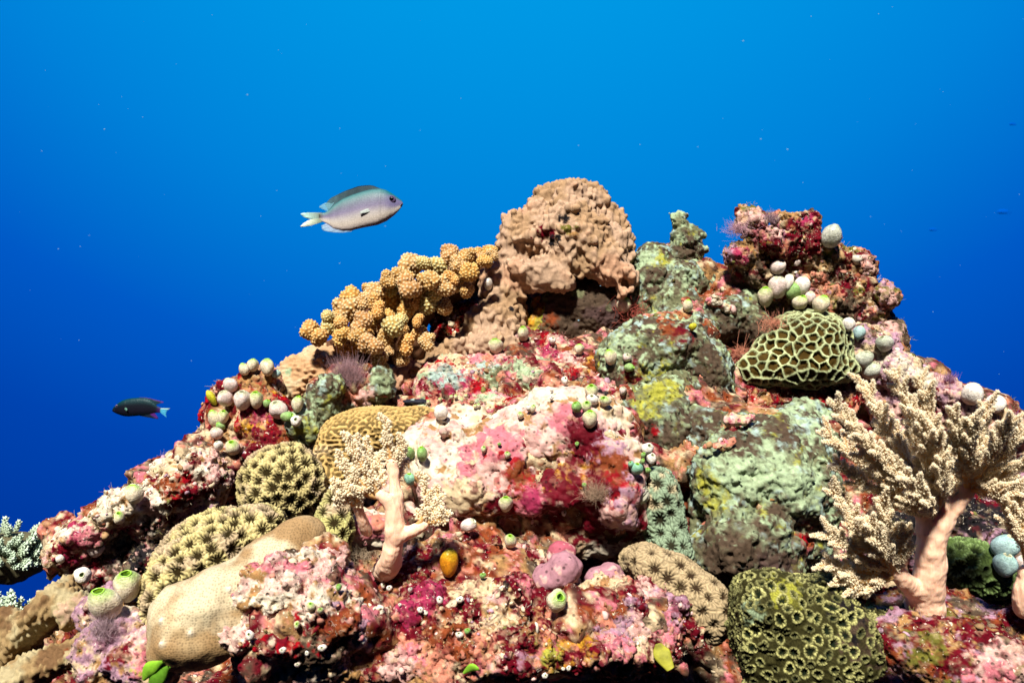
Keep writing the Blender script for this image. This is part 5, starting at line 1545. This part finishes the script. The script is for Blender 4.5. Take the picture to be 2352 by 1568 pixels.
def fish(name, label, conv, d, top, bot, fins, eye, eye_r, pect, colour, thick, mouth, eye_cols=None):
    """conv maps the drawn coordinates to (u, v). top and bottom outlines run nose to tail; fins: (name, outline, colours, clear)."""
    s = S(d)
    xs = [p[0] for p in top]
    cen = conv((max(xs) + min(xs)) / 2, (top[len(top) // 2][1] + bot[len(bot) // 2][1]) / 2)
    o0 = P(*cen, d)
    root = link(name, None, None, o0.tolist())
    tag(root, label, 'fish')
    tx, ty = np.array(top, float).T
    bx, by = np.array(bot, float).T
    sg = 1 if tx[0] > tx[-1] else -1
    n, m = 90, 40
    V, F, uvc = [], [], []
    L = abs(tx[0] - tx[-1])
    for i in range(n):
        t = (i / (n - 1)) ** 1.25
        x = tx[0] + (tx[-1] - tx[0]) * (.004 + .996 * t)
        a, b = np.interp(x * -sg, tx * -sg, ty), np.interp(x * -sg, bx * -sg, by)
        cy, hh = (a + b) / 2, abs(b - a) / 2
        w = thick * hh * (1 - .55 * t) * min(1, .55 + 3 * t)
        for q in range(m):
            th = 2 * math.pi * q / m
            cx_, sy_ = math.cos(th), math.sin(th)
            yy = cy - hh * (abs(cx_) ** .92) * (1 if cx_ > 0 else -1)
            zz = w * (abs(sy_) ** .9) * (1 if sy_ > 0 else -1)
            # gill cover: a slight step behind the head
            gx = abs(x - tx[0]) / L
            zz *= 1 + .05 * float(sstep(np.array(gx), .30, .27)) * (abs(sy_) > .5)
            u, v = conv(x, yy)
            p = P(u, v, d)
            k = abs(conv(x + 1, yy)[0] - u)
            p[1] = d - zz * k * s
            V.append(p)
            uvc.append((gx, (yy - a) / (b - a + 1e-6)))
    for i in range(n - 1):
        for q in range(m):
            F.append((i * m + q, (i + 1) * m + q, (i + 1) * m + (q + 1) % m, i * m + (q + 1) % m))
    V = np.array(V, np.float32)
    uvc = np.array(uvc, np.float32)
    faces = F + [tuple(range(m))] + [tuple(range((n - 1) * m, n * m))[::-1]]
    link('body', new_mesh('body', V - o0, faces, M_FISH, colour(uvc[:, 0], uvc[:, 1])), root)
    for fn, ol, cf, clear in fins:
        # outline filled as a fan of strips between its two long edges, given thickness
        a_, b_ = ol
        k = 16
        A = smooth_path([(*p, 0, 0) for p in a_], 8)
        B = smooth_path([(*p, 0, 0) for p in b_], 8)
        VV, FF, CC = [], [], []
        rows = 6
        for side in (1, -1):
            for i in range(k):
                pa = A[int(i / (k - 1) * (len(A) - 1))][:2]
                pb = B[int(i / (k - 1) * (len(B) - 1))][:2]
                for r in range(rows):
                    q = pa + (pb - pa) * r / (rows - 1)
                    ripple = .0006 * math.sin(i * 1.9) * r / rows
                    p = P(*conv(*q), d)
                    p[1] += side * (.0009 * (1 - .75 * r / (rows - 1))) + ripple
                    VV.append(p)
                    CC.append(np.array(cf(i / (k - 1), r / (rows - 1))) * (.88 + .24 * (i % 2)))
        h = k * rows
        for i in range(k - 1):
            for r in range(rows - 1):
                q = (i * rows + r, (i + 1) * rows + r, (i + 1) * rows + r + 1, i * rows + r + 1)
                FF.append(q)
                FF.append(tuple(h + z_ for z_ in q[::-1]))
        edge = [i * rows + rows - 1 for i in range(k)]
        for i in range(k - 1):
            FF.append((edge[i], edge[i + 1], h + edge[i + 1], h + edge[i]))
        link(fn, new_mesh(fn, np.array(VV, np.float32) - o0, FF, M_FINCLEAR if clear else M_FIN, np.array(CC, np.float32)), root)
    ex, ey = conv(*eye)
    k = abs(conv(eye[0] + 1, eye[1])[0] - ex) * s
    V0, F0 = ICO2
    V0 = ico(3)[0]
    F0 = ico(3)[1]
    gx = abs(eye[0] - tx[0]) / L
    a, b = np.interp(eye[0] * -sg, tx * -sg, ty), np.interp(eye[0] * -sg, bx * -sg, by)
    w = thick * abs(b - a) / 2 * (1 - .55 * gx ** .8) * min(1, .55 + 3 * gx ** .8) * k
    rel = abs(eye[1] - (a + b) / 2) / (abs(b - a) / 2)
    w *= math.sqrt(max(.1, 1 - rel ** 2))
    for sd in (-1, 1):
        c = P(ex, ey, d) + np.array((0, sd * (w * .88), 0), np.float32)
        R = eye_r * k
        e = link('eye', new_mesh('eye', (V0 * np.array((R, R * .45, R)) + c - o0).astype(np.float32), F0, M_EYE), root)
        link('pupil', new_mesh('pupil', (V0 * np.array((R * .58, R * .25, R * .58)) + c - o0 + np.array((0, sd * R * .30, 0))).astype(np.float32), F0, M_PUPIL), e)
        # pectoral fin, folded back along the flank
        VV, FF, CC = [], [], []
        pa = np.array(pect, float)
        pth = smooth_path([(*p[:2], 0, p[2]) for p in pect], 6)
        for i, q in enumerate(pth):
            tgx = pth[min(i + 1, len(pth) - 1)][:2] - pth[max(i - 1, 0)][:2]
            nx = np.array((-tgx[1], tgx[0])) / (np.linalg.norm(tgx) + 1e-9)
            for r in range(5):
                pt = q[:2] + nx * q[3] * (r - 2) / 2
                p = P(*conv(*pt), d)
                p[1] = d + sd * (w * 1.02 + .0003 * i)
                VV.append(p)
                CC.append(np.array((.30, .33, .32)) * (.85 + .3 * (r % 2)))
        for i in range(len(pth) - 1):
            for r in range(4):
                FF.append((i * 5 + r, i * 5 + r + 1, (i + 1) * 5 + r + 1, (i + 1) * 5 + r))
        me = new_mesh('pectoral_fin', np.array(VV, np.float32) - o0, FF, M_FIN, np.array(CC, np.float32) * (1 if colour(np.array([.5]), np.array([.5]))[0, 0] > .1 else np.array((.25, .5, .4))))
        o = link('pectoral_fin', me, root)
        sm = o.modifiers.new('thick', 'SOLIDIFY')
        sm.thickness = .0004
    # mouth
    mp = [P(*conv(*p), d - zo) for p, zo in ((mouth[0], .0005), (mouth[1], w * .45))]
    V, F = tube([mp[0], (mp[0] + mp[1]) / 2 + np.array((0, -.0004, 0)), mp[1]], [.0006, .0006, .0004], 6)
    link('mouth', quads_to_mesh('mouth', V - o0, F, M_PUPIL), root)
    return root


def ramp(x, pts):
    xs = [p[0] for p in pts]
    return np.stack([np.interp(x, xs, [p[1][k] for p in pts]) for k in range(3)], -1).astype(np.float32)


def pale_col(gx, gy):
    c = ramp(gy, [(0, (.02, .09, .11)), (.10, (.09, .21, .22)), (.22, (.14, .20, .23)), (.36, (.15, .15, .22)), (.52, (.21, .18, .28)), (.68, (.42, .38, .38)), (.85, (.56, .48, .42)), (1, (.52, .43, .43))])
    head = sstep(-gx, -.26, -.10)[:, None] * (1 - sstep(gy, .55, .8))[:, None]
    c = c * (1 - head) + np.array((.15, .13, .25), np.float32) * head
    nape = (sstep(-gx, -.30, -.16) * (1 - sstep(gy, .05, .25)))[:, None]
    c = c * (1 - nape) + np.array((.01, .13, .15), np.float32) * nape
    gill = np.exp(-((gx - .265 + .10 * (gy - .5) ** 2) / .007) ** 2)[:, None] * ((gy > .2) & (gy < .85))[:, None]
    c = c * (1 - .22 * gill)
    spot = (sstep(gx, .93, 1.0) * (1 - sstep(np.abs(gy - .45), .1, .5)))[:, None]
    return .70 * (c * (1 - spot) + np.array((.05, .05, .04), np.float32) * spot)


def dark_col(gx, gy):
    c = ramp(gy, [(0, (.002, .05, .06)), (.15, (.003, .035, .045)), (.4, (.006, .009, .016)), (.7, (.008, .007, .015)), (.93, (.004, .005, .009)), (1, (.002, .03, .035))])
    rear = sstep(gx, .88, 1.0)[:, None]
    return .6 * (c * (1 - rear) + np.array((.05, .01, .10), np.float32) * rear)


cv1 = lambda x, y: ((1150 + x / 4.276) * .5742, (700 + y / 4.276) * .5742)
GREYT, CLEAR_B = (.010, .030, .042), (.16, .36, .44)
pale_fish = fish('damselfish', 'pale silvery damselfish swimming right, upper left of the summit', cv1, 1.12,
     [(1978, 485), (1950, 430), (1850, 350), (1760, 290), (1680, 245), (1580, 218), (1450, 228), (1300, 262), (1100, 330), (940, 400), (800, 500), (710, 605), (640, 645), (545, 655)],
     [(1978, 492), (1950, 545), (1900, 615), (1830, 690), (1700, 792), (1550, 862), (1300, 912), (1100, 962), (950, 968), (800, 930), (700, 850), (630, 815), (545, 785)],
     [('dorsal_fin', ([(1590, 222), (1450, 235), (1250, 290), (1050, 362), (880, 450), (770, 540), (705, 612)], [(1560, 205), (1420, 158), (1250, 165), (1080, 215), (880, 305), (720, 400), (640, 500)]),
       lambda i, r: tuple(np.array(GREYT) * (1 - .75 * (r > .85)) * (1 - .5 * i) + np.array((.10, .22, .26)) * .7 * max(0, i - .5)), False),
      ('dorsal_fin_tip', ([(800, 470), (740, 560), (700, 620)], [(640, 470), (540, 545), (640, 605)]), lambda i, r: (.14, .32, .40), True),
      ('anal_fin', ([(1150, 950), (950, 960), (800, 925), (680, 838)], [(1100, 985), (900, 1003), (640, 968), (590, 880)]), lambda i, r: (.34 - .1 * r, .38, .46), True),
      ('tail_fin', ([(600, 650), (570, 690), (575, 730), (545, 760)], [(330, 645), (230, 670), (330, 745), (470, 770)]), lambda i, r: tuple(np.array((.10, .12, .10)) * (1 - r) + np.array((.34, .52, .48)) * r), False),
      ('tail_fin', ([(575, 740), (580, 770), (600, 800), (600, 812)], [(400, 770), (300, 825), (240, 900), (400, 880)]), lambda i, r: tuple(np.array((.12, .16, .10)) * (1 - r) + np.array((.56, .60, .50)) * r), False)],
     (1788, 432), 70, [(1540, 598, 10), (1470, 622, 26), (1380, 655, 34), (1270, 700, 16)], pale_col, .46, ((1972, 495), (1925, 520)))

cv2 = lambda x, y: ((400 + x / 6.72) * .5742, (1550 + y / 6.72) * .5742)
PURP = (.06, .010, .11)
dark_fish = fish('damselfish', 'small dark damselfish with a pale tail swimming left', cv2, 1.25,
     [(330, 600), (360, 530), (420, 470), (500, 400), (600, 340), (700, 305), (850, 278), (1000, 268), (1200, 280), (1350, 330), (1480, 430), (1540, 500), (1640, 545)],
     [(330, 625), (380, 660), (450, 695), (600, 752), (700, 768), (800, 773), (950, 762), (1050, 752), (1200, 750), (1350, 720), (1450, 685), (1540, 672), (1640, 668)],
     [('dorsal_fin', ([(1000, 275), (1200, 290), (1350, 345), (1470, 430), (1500, 470)], [(1050, 262), (1250, 272), (1500, 330), (1710, 388), (1560, 420)]), lambda i, r: (.006, .02, .03) if r < .75 else PURP, False),
      ('anal_fin', ([(1050, 745), (1200, 740), (1350, 715), (1470, 680)], [(1100, 760), (1300, 795), (1540, 838), (1590, 815)]), lambda i, r: (.008, .012, .02) if i < .7 else PURP, False),
      ('tail_fin', ([(1630, 550), (1625, 600), (1630, 640), (1635, 665)], [(1885, 548), (1800, 640), (1785, 720), (1810, 800)]), lambda i, r: (.06 + .3 * (i < .2), .34 + .2 * (i < .2), .46), True)],
     (472, 500), 42, [(640, 575, 10), (700, 565, 24), (760, 580, 26), (790, 620, 12)], dark_col, .44, ((340, 625), (400, 600)))


M_FAR = skin_mat('far_fish_haze', (.0, .045, .27), (.0, .05, .30), 0)  # blue of the water in between, put into the fish colour as haze
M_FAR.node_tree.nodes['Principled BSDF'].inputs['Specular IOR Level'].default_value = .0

pale_fish.rotation_euler.x = math.radians(-10)
dark_fish.rotation_euler.x = math.radians(-8)


def copy_tree(o, parent=None):
    c = o.copy()
    sc.collection.objects.link(c)
    c.parent = parent
    for ch in o.children:
        copy_tree(ch, c)
    return c


for u, v, d, k, lab in ((2325, 285, 5.0, .55, 'tiny far off fish, a dark speck at the upper right edge'), (2303, 486, 6.5, 1.3, 'faint far off fish right of the rock tower, near the edge'), (2142, 527, 7.0, .9, 'faint far off fish just right of the rock tower')):
    c = copy_tree(dark_fish)
    c.name = 'distant_fish'
    c.location = P(u, v, d).tolist()
    c.scale = (k, k, k)
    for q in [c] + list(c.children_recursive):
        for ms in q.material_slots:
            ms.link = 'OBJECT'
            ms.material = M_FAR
    tag(c, lab, 'fish', 'far off fish in the blue water')

# ------------------------------------------------------------------ drifting specks
rng = np.random.default_rng(99)
parts = []
V0, F0 = ico(1)
for q in range(140):
    d = rng.uniform(.55, 2.6)
    u, v = rng.uniform(0, 2352), rng.uniform(0, 1250)
    r = rng.uniform(.35, 1.1) * S(d) * rng.choice([.7, 1.0, 1.0, 1.6])
    stretch = np.array((rng.uniform(.7, 1.9), 1, rng.uniform(.6, 1.2)))
    parts.append(((V0 * r * stretch + P(u, v, d)).astype(np.float32), F0))
V, F = merge(parts)
m, t, bs, out = nt('drifting_speck')
bs.inputs['Base Color'].default_value = (.22, .42, .55, 1)
bs.inputs['Alpha'].default_value = .45
tag(link('drifting_specks', new_mesh('drifting_specks', V, F, m)), 'pale specks of plankton drifting in the blue water', 'plankton', kind='stuff')
